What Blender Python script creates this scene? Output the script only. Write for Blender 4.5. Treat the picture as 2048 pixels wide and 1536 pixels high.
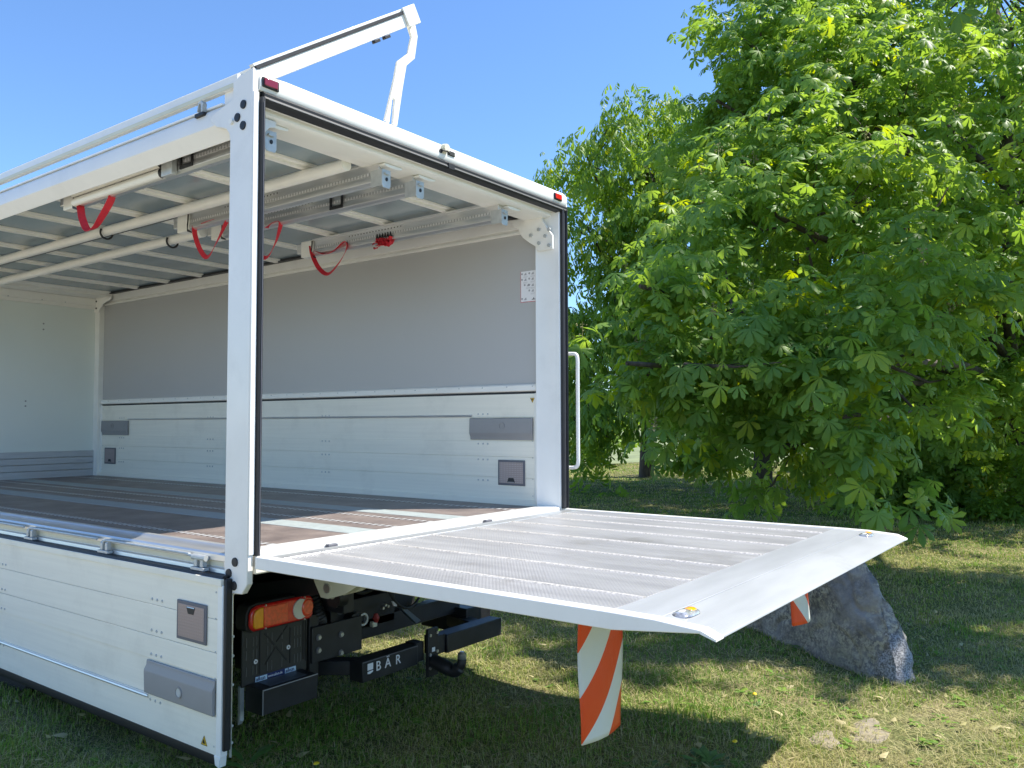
import bpy, bmesh, math, random
import numpy as np
from mathutils import Vector, Matrix, noise

random.seed(7); rng = np.random.default_rng(11)
for o in list(bpy.data.objects):
    bpy.data.objects.remove(o, do_unlink=True)
scene = bpy.context.scene
C = scene.collection

# ------------------------------------------------------------ camera
CAM = Vector((-2.1294, -2.9537, 1.599))
YAW, PITCH, ROLL = 0.6415, 0.0468, -0.0029
fw = Vector((math.cos(YAW)*math.cos(PITCH), math.sin(YAW)*math.cos(PITCH), math.sin(PITCH)))
rt = Vector((math.sin(YAW), -math.cos(YAW), 0)); up = rt.cross(fw)
r2 = math.cos(ROLL)*rt + math.sin(ROLL)*up; u2 = -math.sin(ROLL)*rt + math.cos(ROLL)*up
camd = bpy.data.cameras.new('camera'); camd.sensor_width = 36.0; camd.lens = 29.0
camd.clip_start = 0.05; camd.clip_end = 2000
cam = bpy.data.objects.new('camera', camd); C.objects.link(cam)
cam.matrix_world = Matrix((( r2.x, u2.x, -fw.x, CAM.x), (r2.y, u2.y, -fw.y, CAM.y), (r2.z, u2.z, -fw.z, CAM.z), (0, 0, 0, 1)))
scene.camera = cam

# ------------------------------------------------------------ sky, sun, exposure
SUN_AZ = Vector((0.655, -0.755, 0)).normalized(); SUN_EL = math.radians(57)
world = bpy.data.worlds.new('World'); scene.world = world; world.use_nodes = True
wn = world.node_tree.nodes; wl = world.node_tree.links; wn.clear()
wo = wn.new('ShaderNodeOutputWorld'); wb = wn.new('ShaderNodeBackground'); ws = wn.new('ShaderNodeTexSky')
ws.sky_type = 'NISHITA'; ws.sun_disc = False
ws.sun_elevation = SUN_EL; ws.sun_rotation = math.atan2(SUN_AZ.x, SUN_AZ.y)
ws.altitude = 300; ws.air_density = 1.1; ws.dust_density = 0.0; ws.ozone_density = 10.0
wb.inputs['Strength'].default_value = 0.106
wl.new(ws.outputs[0], wb.inputs[0]); wl.new(wb.outputs[0], wo.inputs[0])
sd = bpy.data.lights.new('sun', 'SUN'); sd.energy = 3.8; sd.angle = math.radians(0.53); sd.color = (1.0, 0.95, 0.87)
sun = bpy.data.objects.new('sun', sd); C.objects.link(sun)
sdir = Vector((SUN_AZ.x*math.cos(SUN_EL), SUN_AZ.y*math.cos(SUN_EL), math.sin(SUN_EL)))
sun.rotation_euler = sdir.to_track_quat('Z', 'Y').to_euler(); sun.location = (0, 0, 30)
scene.view_settings.view_transform = 'Standard'; scene.view_settings.look = 'None'
scene.view_settings.gamma = 1.0; scene.view_settings.exposure = 1.24
scene.view_settings.use_curve_mapping = False
scene.render.engine = 'CYCLES'
scene.cycles.max_bounces = 10; scene.cycles.transparent_max_bounces = 12
scene.cycles.use_denoising = True

# ------------------------------------------------------------ materials
MATS = {}
def mat(name, col, rough=0.5, metal=0.0, var=0.0, vscale=8.0, bump=0.0, bscale=60.0, spec=0.5, trans=0.0, stretch=None, dirt=0.0, coat=0.0):
    if name in MATS: return MATS[name]
    m = bpy.data.materials.new(name); m.use_nodes = True; MATS[name] = m
    nt = m.node_tree; n = nt.nodes; l = nt.links; b = n['Principled BSDF']
    b.inputs['Base Color'].default_value = (*col, 1); b.inputs['Roughness'].default_value = rough
    b.inputs['Metallic'].default_value = metal; b.inputs['Specular IOR Level'].default_value = spec
    b.inputs['Coat Weight'].default_value = coat
    if trans: b.inputs['Transmission Weight'].default_value = trans
    if var or bump or dirt:
        tc = n.new('ShaderNodeTexCoord'); mp = n.new('ShaderNodeMapping'); l.new(tc.outputs['Object'], mp.inputs[0])
        if stretch: mp.inputs['Scale'].default_value = stretch
    if var or dirt:
        t = n.new('ShaderNodeTexNoise'); t.inputs['Scale'].default_value = vscale; t.inputs['Detail'].default_value = 6
        l.new(mp.outputs[0], t.inputs[0])
        rp = n.new('ShaderNodeValToRGB'); v = var
        rp.color_ramp.elements[0].position = 0.3; rp.color_ramp.elements[1].position = 0.72
        rp.color_ramp.elements[0].color = (*[max(0, c*(1-v)) for c in col], 1)
        rp.color_ramp.elements[1].color = (*[min(1, c*(1+v)) for c in col], 1)
        l.new(t.outputs[0], rp.inputs[0]); src = rp.outputs[0]
        if dirt:
            t2 = n.new('ShaderNodeTexNoise'); t2.inputs['Scale'].default_value = 3.1; t2.inputs['Detail'].default_value = 10; t2.inputs['Roughness'].default_value = 0.7
            l.new(tc.outputs['Object'], t2.inputs[0])
            r3 = n.new('ShaderNodeMapRange'); r3.inputs[1].default_value = 0.52; r3.inputs[2].default_value = 0.8; r3.inputs[4].default_value = dirt
            l.new(t2.outputs[0], r3.inputs[0])
            mx = n.new('ShaderNodeMix'); mx.data_type = 'RGBA'; mx.inputs[7].default_value = (0.22, 0.20, 0.16, 1)
            l.new(r3.outputs[0], mx.inputs[0]); l.new(src, mx.inputs[6]); src = mx.outputs[2]
        l.new(src, b.inputs['Base Color'])
        mr = n.new('ShaderNodeMapRange'); mr.inputs[3].default_value = max(0, rough-0.06); mr.inputs[4].default_value = min(1, rough+0.08)
        l.new(t.outputs[0], mr.inputs[0]); l.new(mr.outputs[0], b.inputs['Roughness'])
    if bump:
        t3 = n.new('ShaderNodeTexNoise'); t3.inputs['Scale'].default_value = bscale; t3.inputs['Detail'].default_value = 3
        l.new(mp.outputs[0], t3.inputs[0])
        bp = n.new('ShaderNodeBump'); bp.inputs['Strength'].default_value = bump; bp.inputs['Distance'].default_value = 0.002
        l.new(t3.outputs[0], bp.inputs['Height']); l.new(bp.outputs[0], b.inputs['Normal'])
    return m

white = mat('white_paint', (0.82, 0.805, 0.755), 0.32, var=0.03, vscale=5, dirt=0.16, bump=0.05, bscale=30, coat=0.2)
white2 = mat('white_powder_coat', (0.86, 0.845, 0.78), 0.42, var=0.03, vscale=9, dirt=0.08, bump=0.06, bscale=90)
cream = mat('cream_steel', (0.66, 0.65, 0.50), 0.45, var=0.06, vscale=7, dirt=0.15)
plank_m = mat('anodised_plank', (0.86, 0.825, 0.70), 0.45, metal=0.0, var=0.035, vscale=4, stretch=(6, 0.35, 14), bump=0.08, bscale=30, dirt=0.18)
alu = mat('aluminium', (0.70, 0.70, 0.69), 0.33, metal=0.75, var=0.08, vscale=6, stretch=(8, 0.5, 8), bump=0.08, bscale=40)
alu_dull = mat('dull_aluminium', (0.52, 0.53, 0.55), 0.45, metal=0.6, var=0.08, vscale=6, stretch=(1, 1, 12))
galv = mat('galvanised_steel', (0.50, 0.52, 0.51), 0.42, metal=0.3, var=0.12, vscale=30)
greypanel = mat('grey_board', (0.45, 0.445, 0.435), 0.34, var=0.02, vscale=1.2)
frontpanel = mat('pale_front_board', (0.76, 0.80, 0.74), 0.32, var=0.02, vscale=2)
roofpanel = mat('smoky_roof_board', (0.27, 0.34, 0.37), 0.20, var=0.10, vscale=1.4, stretch=(3, 0.6, 1))
plastic = mat('grey_plastic', (0.29, 0.285, 0.28), 0.45, var=0.03, vscale=12)
plastic_d = mat('dark_grey_plastic', (0.13, 0.13, 0.145), 0.5, var=0.05, vscale=20)
black = mat('black_rubber', (0.014, 0.014, 0.016), 0.5, var=0.2, vscale=20)
blacksteel = mat('black_steel', (0.017, 0.017, 0.019), 0.45, var=0.35, vscale=10, dirt=0.14, bump=0.1, bscale=120)
blackplastic = mat('black_plastic', (0.035, 0.034, 0.030), 0.5, var=0.15, vscale=14)
bluegrey = mat('blued_steel', (0.10, 0.13, 0.18), 0.35, metal=0.5)
bolt_m = mat('zinc_bolt', (0.55, 0.55, 0.56), 0.35, metal=0.8)
red_m = mat('red_webbing', (0.62, 0.018, 0.035), 0.6, var=0.12, vscale=60, bump=0.4, bscale=700)
redlens = mat('red_lens', (0.68, 0.02, 0.015), 0.12, var=0.2, vscale=40, coat=0.6)
redlens2 = mat('bright_red_lens', (0.82, 0.08, 0.03), 0.12, var=0.2, vscale=60, coat=0.6)
darkred = mat('dark_red_lens', (0.20, 0.008, 0.010), 0.10, coat=0.6)
amber = mat('amber_lens', (0.95, 0.36, 0.01), 0.14, var=0.1, vscale=40, coat=0.6)
clearlens = mat('white_lens', (0.62, 0.62, 0.55), 0.15, coat=0.5)
yellow = mat('warning_yellow', (0.80, 0.50, 0.02), 0.5)
blue_m = mat('sticker_blue', (0.012, 0.03, 0.14), 0.35)
paleblue = mat('sticker_pale_blue', (0.55, 0.72, 0.85), 0.4)
paper = mat('sticker_white', (0.82, 0.82, 0.84), 0.45)
ink = mat('print_grey', (0.16, 0.16, 0.17), 0.6)
redink = mat('print_red', (0.55, 0.05, 0.06), 0.6)
orangelens = amber
tyre_m = mat('tyre', (0.02, 0.02, 0.02), 0.8, bump=0.5, bscale=60)
bark = mat('bark', (0.085, 0.068, 0.052), 0.9, var=0.45, vscale=5, stretch=(3, 3, 0.6), bump=1.0, bscale=14)

def ply_material():
    m = bpy.data.materials.new('brown_phenolic_plywood'); m.use_nodes = True
    n = m.node_tree.nodes; l = m.node_tree.links; b = n['Principled BSDF']
    tc = n.new('ShaderNodeTexCoord')
    t = n.new('ShaderNodeTexNoise'); t.inputs['Scale'].default_value = 5; t.inputs['Detail'].default_value = 9; t.inputs['Roughness'].default_value = 0.65
    l.new(tc.outputs['Object'], t.inputs[0])
    r = n.new('ShaderNodeValToRGB'); r.color_ramp.elements[0].position = 0.32; r.color_ramp.elements[1].position = 0.7
    r.color_ramp.elements[0].color = (0.115, 0.088, 0.078, 1); r.color_ramp.elements[1].color = (0.26, 0.205, 0.175, 1)
    l.new(t.outputs[0], r.inputs[0])
    # scuffs: pale thin scratches
    mp = n.new('ShaderNodeMapping'); mp.inputs['Scale'].default_value = (40, 3, 1); mp.inputs['Rotation'].default_value = (0, 0, 0.5)
    l.new(tc.outputs['Object'], mp.inputs[0])
    s = n.new('ShaderNodeTexNoise'); s.inputs['Scale'].default_value = 2.2; s.inputs['Detail'].default_value = 5; l.new(mp.outputs[0], s.inputs[0])
    sr = n.new('ShaderNodeMapRange'); sr.inputs[1].default_value = 0.62; sr.inputs[2].default_value = 0.78; sr.inputs[4].default_value = 0.5
    l.new(s.outputs[0], sr.inputs[0])
    mx = n.new('ShaderNodeMix'); mx.data_type = 'RGBA'; mx.inputs[7].default_value = (0.36, 0.31, 0.28, 1)
    l.new(sr.outputs[0], mx.inputs[0]); l.new(r.outputs[0], mx.inputs[6]); l.new(mx.outputs[2], b.inputs['Base Color'])
    b.inputs['Roughness'].default_value = 0.42
    v = n.new('ShaderNodeTexVoronoi'); v.inputs['Scale'].default_value = 260; l.new(tc.outputs['Object'], v.inputs[0])
    bp = n.new('ShaderNodeBump'); bp.inputs['Strength'].default_value = 0.35; bp.inputs['Distance'].default_value = 0.001
    l.new(v.outputs[0], bp.inputs['Height']); l.new(bp.outputs[0], b.inputs['Normal'])
    return m
ply = ply_material()
strip_m = mat('grey_antislip_strip', (0.33, 0.37, 0.36), 0.5, var=0.10, vscale=30, dirt=0.25)

def rail_dots(name, base, dark, period, duty, axis=1):
    """flat perforated steel rail: dark slots in a row"""
    m = bpy.data.materials.new(name); m.use_nodes = True
    n = m.node_tree.nodes; l = m.node_tree.links; b = n['Principled BSDF']
    tc = n.new('ShaderNodeTexCoord'); sp = n.new('ShaderNodeSeparateXYZ'); l.new(tc.outputs['Object'], sp.inputs[0])
    a = n.new('ShaderNodeMath'); a.operation = 'MULTIPLY'; a.inputs[1].default_value = 1/period; l.new(sp.outputs[axis], a.inputs[0])
    f = n.new('ShaderNodeMath'); f.operation = 'FRACT'; l.new(a.outputs[0], f.inputs[0])
    g = n.new('ShaderNodeMath'); g.operation = 'LESS_THAN'; g.inputs[1].default_value = duty; l.new(f.outputs[0], g.inputs[0])
    mx = n.new('ShaderNodeMix'); mx.data_type = 'RGBA'; mx.inputs[6].default_value = (*base, 1); mx.inputs[7].default_value = (*dark, 1)
    l.new(g.outputs[0], mx.inputs[0]); l.new(mx.outputs[2], b.inputs['Base Color']); b.inputs['Roughness'].default_value = 0.45; b.inputs['Metallic'].default_value = 0.4
    return m
lash_m = rail_dots('lashing_rail_steel', (0.62, 0.62, 0.60), (0.16, 0.12, 0.10), 0.05, 0.42)
track_m = rail_dots('black_track', (0.02, 0.02, 0.02), (0.30, 0.31, 0.31), 0.05, 0.5)
tooth_m = rail_dots('toothed_aluminium', (0.66, 0.66, 0.65), (0.40, 0.40, 0.40), 0.024, 0.45)
hole_m = rail_dots('perforated_aluminium', (0.68, 0.68, 0.67), (0.05, 0.05, 0.05), 0.03, 0.35)

def stain(n, l, tc, src, col, lo, hi, amount, scale, stretch=(1, 1, 1)):
    mp = n.new('ShaderNodeMapping'); mp.inputs['Scale'].default_value = stretch; l.new(tc.outputs['Object'], mp.inputs[0])
    t = n.new('ShaderNodeTexNoise'); t.inputs['Scale'].default_value = scale; t.inputs['Detail'].default_value = 11; t.inputs['Roughness'].default_value = 0.72; l.new(mp.outputs[0], t.inputs[0])
    r = n.new('ShaderNodeMapRange'); r.inputs[1].default_value = lo; r.inputs[2].default_value = hi; r.inputs[4].default_value = amount; l.new(t.outputs[0], r.inputs[0])
    mx = n.new('ShaderNodeMix'); mx.data_type = 'RGBA'; mx.inputs[7].default_value = (*col, 1); l.new(r.outputs[0], mx.inputs[0]); l.new(src, mx.inputs[6]); return mx.outputs[2]
def tread_material():
    m = bpy.data.materials.new('tread_aluminium'); m.use_nodes = True
    n = m.node_tree.nodes; l = m.node_tree.links; b = n['Principled BSDF']
    tc = n.new('ShaderNodeTexCoord')
    b.inputs['Metallic'].default_value = 0.1; b.inputs['Roughness'].default_value = 0.36
    h = []
    for ang in (0.9, -0.9):
        mp = n.new('ShaderNodeMapping'); mp.inputs['Rotation'].default_value = (0, 0, ang); l.new(tc.outputs['Object'], mp.inputs[0])
        w = n.new('ShaderNodeTexWave'); w.inputs['Scale'].default_value = 26; w.inputs['Distortion'].default_value = 0.2; w.bands_direction = 'X'
        l.new(mp.outputs[0], w.inputs[0]); h.append(w.outputs[1])
    mm = n.new('ShaderNodeMath'); mm.operation = 'MULTIPLY'; l.new(h[0], mm.inputs[0]); l.new(h[1], mm.inputs[1])
    bp = n.new('ShaderNodeBump'); bp.inputs['Strength'].default_value = 0.5; bp.inputs['Distance'].default_value = 0.003
    l.new(mm.outputs[0], bp.inputs['Height']); l.new(bp.outputs[0], b.inputs['Normal'])
    t = n.new('ShaderNodeTexNoise'); t.inputs['Scale'].default_value = 3.5; t.inputs['Detail'].default_value = 7
    mp = n.new('ShaderNodeMapping'); mp.inputs['Scale'].default_value = (3, 0.6, 1); l.new(tc.outputs['Object'], mp.inputs[0]); l.new(mp.outputs[0], t.inputs[0])
    r = n.new('ShaderNodeValToRGB'); r.color_ramp.elements[0].position = 0.3; r.color_ramp.elements[1].position = 0.7
    r.color_ramp.elements[0].color = (0.27, 0.265, 0.265, 1); r.color_ramp.elements[1].color = (0.38, 0.375, 0.37, 1)
    l.new(t.outputs[0], r.inputs[0]); c = stain(n, l, tc, r.outputs[0], (0.16, 0.145, 0.12), 0.56, 0.74, 0.55, 2.6); c = stain(n, l, tc, c, (0.55, 0.54, 0.52), 0.60, 0.72, 0.5, 3.0, (14, 1.2, 1)); l.new(c, b.inputs['Base Color'])
    return m
tread_m = tread_material()
def ribbed_material():
    m = bpy.data.materials.new('ribbed_tip_aluminium'); m.use_nodes = True
    n = m.node_tree.nodes; l = m.node_tree.links; b = n['Principled BSDF']
    tc = n.new('ShaderNodeTexCoord'); b.inputs['Metallic'].default_value = 0.1; b.inputs['Roughness'].default_value = 0.38
    w = n.new('ShaderNodeTexWave'); w.bands_direction = 'Y'; w.inputs['Scale'].default_value = 50; l.new(tc.outputs['Object'], w.inputs[0])
    bp = n.new('ShaderNodeBump'); bp.inputs['Strength'].default_value = 0.15; bp.inputs['Distance'].default_value = 0.003
    l.new(w.outputs[1], bp.inputs['Height']); l.new(bp.outputs[0], b.inputs['Normal'])
    t = n.new('ShaderNodeTexNoise'); t.inputs['Scale'].default_value = 2.5; t.inputs['Detail'].default_value = 8
    mp = n.new('ShaderNodeMapping'); mp.inputs['Scale'].default_value = (0.7, 4, 1); l.new(tc.outputs['Object'], mp.inputs[0]); l.new(mp.outputs[0], t.inputs[0])
    r = n.new('ShaderNodeValToRGB'); r.color_ramp.elements[0].position = 0.3; r.color_ramp.elements[1].position = 0.7
    r.color_ramp.elements[0].color = (0.34, 0.35, 0.355, 1); r.color_ramp.elements[1].color = (0.44, 0.45, 0.455, 1)
    l.new(t.outputs[0], r.inputs[0]); c = stain(n, l, tc, r.outputs[0], (0.20, 0.19, 0.165), 0.58, 0.76, 0.45, 2.2); c = stain(n, l, tc, c, (0.26, 0.26, 0.25), 0.63, 0.70, 0.45, 3.0, (1.5, 22, 1)); l.new(c, b.inputs['Base Color'])
    return m
rib_m = ribbed_material()

# ------------------------------------------------------------ mesh helpers
class MB:
    def __init__(s): s.v = []; s.f = []
    def add(s, vs, fs):
        k = len(s.v); s.v += [tuple(p) for p in vs]; s.f += [tuple(i+k for i in f) for f in fs]; return s
    def box(s, x0, x1, y0, y1, z0, z1):
        return s.add([(x0,y0,z0),(x1,y0,z0),(x1,y1,z0),(x0,y1,z0),(x0,y0,z1),(x1,y0,z1),(x1,y1,z1),(x0,y1,z1)],
              [(0,3,2,1),(4,5,6,7),(0,1,5,4),(1,2,6,5),(2,3,7,6),(3,0,4,7)])
    def prism(s, poly, axis, a0, a1):
        n = len(poly)
        def P(p, a): return (a, p[0], p[1]) if axis == 'x' else ((p[0], a, p[1]) if axis == 'y' else (p[0], p[1], a))
        return s.add([P(p, a0) for p in poly] + [P(p, a1) for p in poly],
              [tuple(range(n)), tuple(range(2*n-1, n-1, -1))] + [(i, (i+1) % n, n+(i+1) % n, n+i) for i in range(n)])
    def tube(s, pts, r, n=10):
        pts = [Vector(p) for p in pts]; rs = r if isinstance(r, (list, tuple)) else [r]*len(pts)
        vs = []; fs = []; ref = None
        for i, p in enumerate(pts):
            d = (pts[min(i+1, len(pts)-1)] - pts[max(i-1, 0)]).normalized()
            if ref is None: ref = d.orthogonal().normalized()
            a = (ref - d*ref.dot(d)).normalized(); b = d.cross(a); ref = a
            vs += [p + rs[i]*(math.cos(2*math.pi*k/n)*a + math.sin(2*math.pi*k/n)*b) for k in range(n)]
        for i in range(len(pts)-1):
            fs += [(i*n+k, i*n+(k+1) % n, (i+1)*n+(k+1) % n, (i+1)*n+k) for k in range(n)]
        fs += [tuple(range(n-1, -1, -1)), tuple(range((len(pts)-1)*n, len(pts)*n))]
        return s.add(vs, fs)
    def cyl(s, c, axis, r, h, n=16):
        c = Vector(c); d = Vector({'x': (1,0,0), 'y': (0,1,0), 'z': (0,0,1)}[axis])
        return s.tube([c - d*h/2, c + d*h/2], r, n)
    def ring(s, c, axis, r0, r1, h, n=20):
        """flat ring (washer)"""
        vs = []; fs = []
        for k in range(n):
            a = 2*math.pi*k/n
            for r in (r0, r1):
                for t in (-h/2, h/2):
                    q = (r*math.cos(a), r*math.sin(a))
                    vs.append({'x': (c[0]+t, c[1]+q[0], c[2]+q[1]), 'y': (c[0]+q[0], c[1]+t, c[2]+q[1]), 'z': (c[0]+q[0], c[1]+q[1], c[2]+t)}[axis])
        for k in range(n):
            a, b = 4*k, 4*((k+1) % n)
            fs += [(a, b, b+1, a+1), (a+2, a+3, b+3, b+2), (a, a+2, b+2, b), (a+1, b+1, b+3, a+3)]
        return s.add(vs, fs)
    def mesh(s, name, material):
        me = bpy.data.meshes.new(name); me.from_pydata(s.v, [], s.f)
        bm = bmesh.new(); bm.from_mesh(me); bmesh.ops.recalc_face_normals(bm, faces=bm.faces); bm.to_mesh(me); bm.free()
        me.shade_smooth(); me.set_sharp_from_angle(angle=math.radians(35))
        if material: me.materials.append(material)
        return me
    def build(s, name, material, parent=None, bevel=0.0, **kw):
        return link(name, s.mesh(name, material), parent, bevel, **kw)

def world_offset(p):
    o = Vector((0, 0, 0))
    while p is not None: o += p.location; p = p.parent
    return o
def link(name, me, parent=None, bevel=0.0, loc=(0, 0, 0), rot=None, scale=None, label=None):
    o = bpy.data.objects.new(name, me); C.objects.link(o)
    o.location = Vector(loc)
    if parent is not None: o.parent = parent; o.location = Vector(loc) - world_offset(parent)
    if rot is not None: o.rotation_euler = rot
    if scale is not None: o.scale = scale
    if bevel:
        m = o.modifiers.new('bevel', 'BEVEL'); m.width = bevel; m.segments = 2; m.limit_method = 'ANGLE'; m.angle_limit = math.radians(40)
        m.harden_normals = False
    if label: o['label'] = label
    return o
def thing(name, label, cat, loc=(0, 0, 0), group=None):
    o = bpy.data.objects.new(name, None); C.objects.link(o); o.location = loc; o.empty_display_size = 0.2
    tag(o, label, cat, group); return o
def tag(o, label, cat, group=None):
    o['label'] = label; o['category'] = cat
    if group: o['group'] = group
    return o
def catmull(pts, n=8):
    pts = [Vector(p) for p in pts]; P = [pts[0]*2-pts[1]] + pts + [pts[-1]*2-pts[-2]]; out = []
    for i in range(1, len(P)-2):
        for k in range(n):
            t = k/n; a, b, c, d = P[i-1:i+3]
            out.append(0.5*((2*b) + (c-a)*t + (2*a-5*b+4*c-d)*t*t + (3*b-3*c+d-a)*t**3))
    out.append(pts[-1]); return out
def text_mesh(body, size, depth=0.0015):
    cu = bpy.data.curves.new('lettering', 'FONT'); cu.body = body; cu.size = size; cu.extrude = depth; cu.align_x = 'LEFT'; cu.resolution_u = 3
    o = bpy.data.objects.new('lettering', cu); C.objects.link(o)
    dg = bpy.context.evaluated_depsgraph_get(); me = bpy.data.meshes.new_from_object(o.evaluated_get(dg))
    bpy.data.objects.remove(o); bpy.data.curves.remove(cu); return me
def text(name, body, size, m, parent, loc, rot, sx=1.0):
    me = text_mesh(body, size); me.materials.clear(); me.materials.append(m)
    return link(name, me, parent, loc=loc, rot=rot, scale=(sx, 1, 1))

def wpt(d, l, z):
    """ground frame: d metres ahead of the viewer's spot, l metres to the right"""
    return Vector((CAM.x + d*math.cos(YAW) + l*math.sin(YAW), CAM.y + d*math.sin(YAW) - l*math.cos(YAW), z))

# ------------------------------------------------------------ ground
def gz(x, y):
    x = np.asarray(x, float); y = np.asarray(y, float)
    h = 0.018*np.sin(1.3*x+0.7*y) + 0.014*np.sin(2.9*y-1.1*x+1.0) + 0.008*np.sin(6.1*x+3.3*y) + 0.006*np.sin(9.0*y-4.0*x)
    far = np.clip((np.hypot(x-1, y+1)-14)/30, 0, 1)
    return h + far*far*0.5*(0.6+0.4*np.sin(0.11*x+0.3))
def ground_material():
    m = bpy.data.materials.new('lawn_soil'); m.use_nodes = True
    n = m.node_tree.nodes; l = m.node_tree.links; b = n['Principled BSDF']; b.inputs['Roughness'].default_value = 0.95; b.inputs['Specular IOR Level'].default_value = 0.1
    tc = n.new('ShaderNodeTexCoord')
    t = n.new('ShaderNodeTexNoise'); t.inputs['Scale'].default_value = 0.9; t.inputs['Detail'].default_value = 12; t.inputs['Roughness'].default_value = 0.75; l.new(tc.outputs['Object'], t.inputs[0])
    r = n.new('ShaderNodeValToRGB'); e = r.color_ramp.elements; e[0].position = 0.33; e[1].position = 0.66
    e[0].color = (0.075, 0.105, 0.03, 1); e[1].color = (0.29, 0.235, 0.13, 1)
    k = e.new(0.5); k.color = (0.15, 0.16, 0.06, 1)
    l.new(t.outputs[0], r.inputs[0])
    f = n.new('ShaderNodeTexNoise'); f.inputs['Scale'].default_value = 45; f.inputs['Detail'].default_value = 6; l.new(tc.outputs['Object'], f.inputs[0])
    fr = n.new('ShaderNodeMapRange'); fr.inputs[3].default_value = 0.45; fr.inputs[4].default_value = 1.5; l.new(f.outputs[0], fr.inputs[0])
    mx = n.new('ShaderNodeMix'); mx.data_type = 'RGBA'; mx.blend_type = 'MULTIPLY'; mx.inputs[0].default_value = 1
    l.new(r.outputs[0], mx.inputs[6]); l.new(fr.outputs[0], mx.inputs[7]); l.new(mx.outputs[2], b.inputs['Base Color'])
    bp = n.new('ShaderNodeBump'); bp.inputs['Strength'].default_value = 1.0; bp.inputs['Distance'].default_value = 0.03
    l.new(f.outputs[0], bp.inputs['Height']); l.new(bp.outputs[0], b.inputs['Normal'])
    return m
def np_mesh(name, V, F, material, smooth=False, tint=None, tintname='tint'):
    """V (n,3), F (m,k) arrays -> mesh quickly"""
    me = bpy.data.meshes.new(name); V = np.asarray(V, np.float32); F = np.asarray(F, np.int32); k = F.shape[1]
    me.vertices.add(len(V)); me.vertices.foreach_set('co', V.ravel())
    me.loops.add(F.size); me.loops.foreach_set('vertex_index', F.ravel())
    me.polygons.add(len(F)); me.polygons.foreach_set('loop_start', np.arange(0, F.size, k, dtype=np.int32)); me.polygons.foreach_set('loop_total', np.full(len(F), k, np.int32))
    me.update(calc_edges=True)
    if smooth: me.shade_smooth()
    if tint is not None:
        a = me.attributes.new(tintname, 'FLOAT', 'POINT'); a.data.foreach_set('value', np.asarray(tint, np.float32))
    if material: me.materials.append(material)
    return me
t = np.linspace(-1, 1, 260); s = 14*np.sinh(5.0*t)/np.sinh(1.2)
gx, gy = np.meshgrid(s+3, s+0); GV = np.stack([gx.ravel(), gy.ravel(), gz(gx, gy).ravel()], 1)
N = len(s); ii, jj = np.meshgrid(np.arange(N-1), np.arange(N-1), indexing='ij'); q = (ii*N+jj).ravel()
ground = link('ground', np_mesh('ground', GV, np.stack([q, q+1, q+N+1, q+N], 1), ground_material(), smooth=True)); ground['kind'] = 'structure'

# unseen pale gravel, added to bounce warm light onto the truck's open side
def gravel_material():
    m = bpy.data.materials.new('bounce_gravel'); m.use_nodes = True
    n = m.node_tree.nodes; l = m.node_tree.links; b = n['Principled BSDF']; b.inputs['Roughness'].default_value = 0.9
    tc = n.new('ShaderNodeTexCoord'); v = n.new('ShaderNodeTexVoronoi'); v.inputs['Scale'].default_value = 55; l.new(tc.outputs['Object'], v.inputs[0])
    r = n.new('ShaderNodeValToRGB'); r.color_ramp.elements[0].color = (0.58, 0.52, 0.41, 1); r.color_ramp.elements[1].color = (0.40, 0.355, 0.28, 1); r.color_ramp.elements[1].position = 0.7
    l.new(v.outputs[0], r.inputs[0]); l.new(r.outputs[0], b.inputs['Base Color'])
    bp = n.new('ShaderNodeBump'); bp.invert = True; bp.inputs['Distance'].default_value = 0.01; l.new(v.outputs[0], bp.inputs['Height']); l.new(bp.outputs[0], b.inputs['Normal'])
    return m
yx = np.linspace(-16, -1.75, 40); yy = np.linspace(-9, 16, 70); ax, ay = np.meshgrid(yx, yy)
ax = ax + np.where(ax > -2.0, 0.12*np.sin(ay*1.3), 0)
N2 = len(yx); ii, jj = np.meshgrid(np.arange(len(yy)-1), np.arange(N2-1), indexing='ij'); q = (ii*N2+jj).ravel()
yard = link('bounce_yard', np_mesh('bounce_yard', np.stack([ax.ravel(), ay.ravel(), gz(ax, ay).ravel()+0.012], 1), np.stack([q, q+1, q+N2+1, q+N2], 1), gravel_material(), smooth=True)); yard['kind'] = 'structure'

# ------------------------------------------------------------ truck
T = thing('delivery_truck', 'white box-body delivery truck with raised side flap, dropped side panel and lowered tail lift', 'truck', (1.2, 3.0, 0))
FZ = 1.05
XF = 2.32      # inner face of far side

# --- rear posts
near_poly = [(0.0, 0.93), (0.035, 0.885), (0.105, 0.88), (0.16, 0.95), (0.16, 2.835), (0.168, 2.868), (0.19, 2.893), (0.225, 2.905), (0.262, 2.915),
             (0.305, 2.952), (0.315, 2.972), (0.28, 2.985), (0.165, 3.012), (0.142, 3.02), (0.142, 3.094), (0.0, 3.122)]
post = MB().prism(near_poly, 'x', -0.018, 0.012).build('rear_post', white, T, 0.004)
MB().box(0.012, 0.050, 0.055, 0.150, FZ, 2.95).build('post_web', white2, post, 0.003)
MB().box(-0.016, 0.011, -0.006, -0.0005, 1.05, 3.02).build('edge_trim', white, post, 0.002)
for y, z in ((0.063, 2.973), (0.105, 2.925), (0.064, 2.881), (0.082, 1.015), (0.124, 0.964), (0.087, 0.916)):
    MB().tube([(-0.024, y, z), (-0.0235, y, z), (-0.0185, y, z)], [0.012, 0.0185, 0.0195], 20).build('plug', black, post)
MB().tube([(-0.028, 0.145, 2.915), (-0.018, 0.145, 2.915)], 0.012, 14).build('bolt', white2, post)
seal = MB().prism([(0.0125, -0.004), (0.018, -0.020), (0.031, -0.022), (0.038, -0.010), (0.036, 0.012), (0.0125, 0.012)], 'z', 1.045, 3.0).build('door_seal', black, T)
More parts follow.
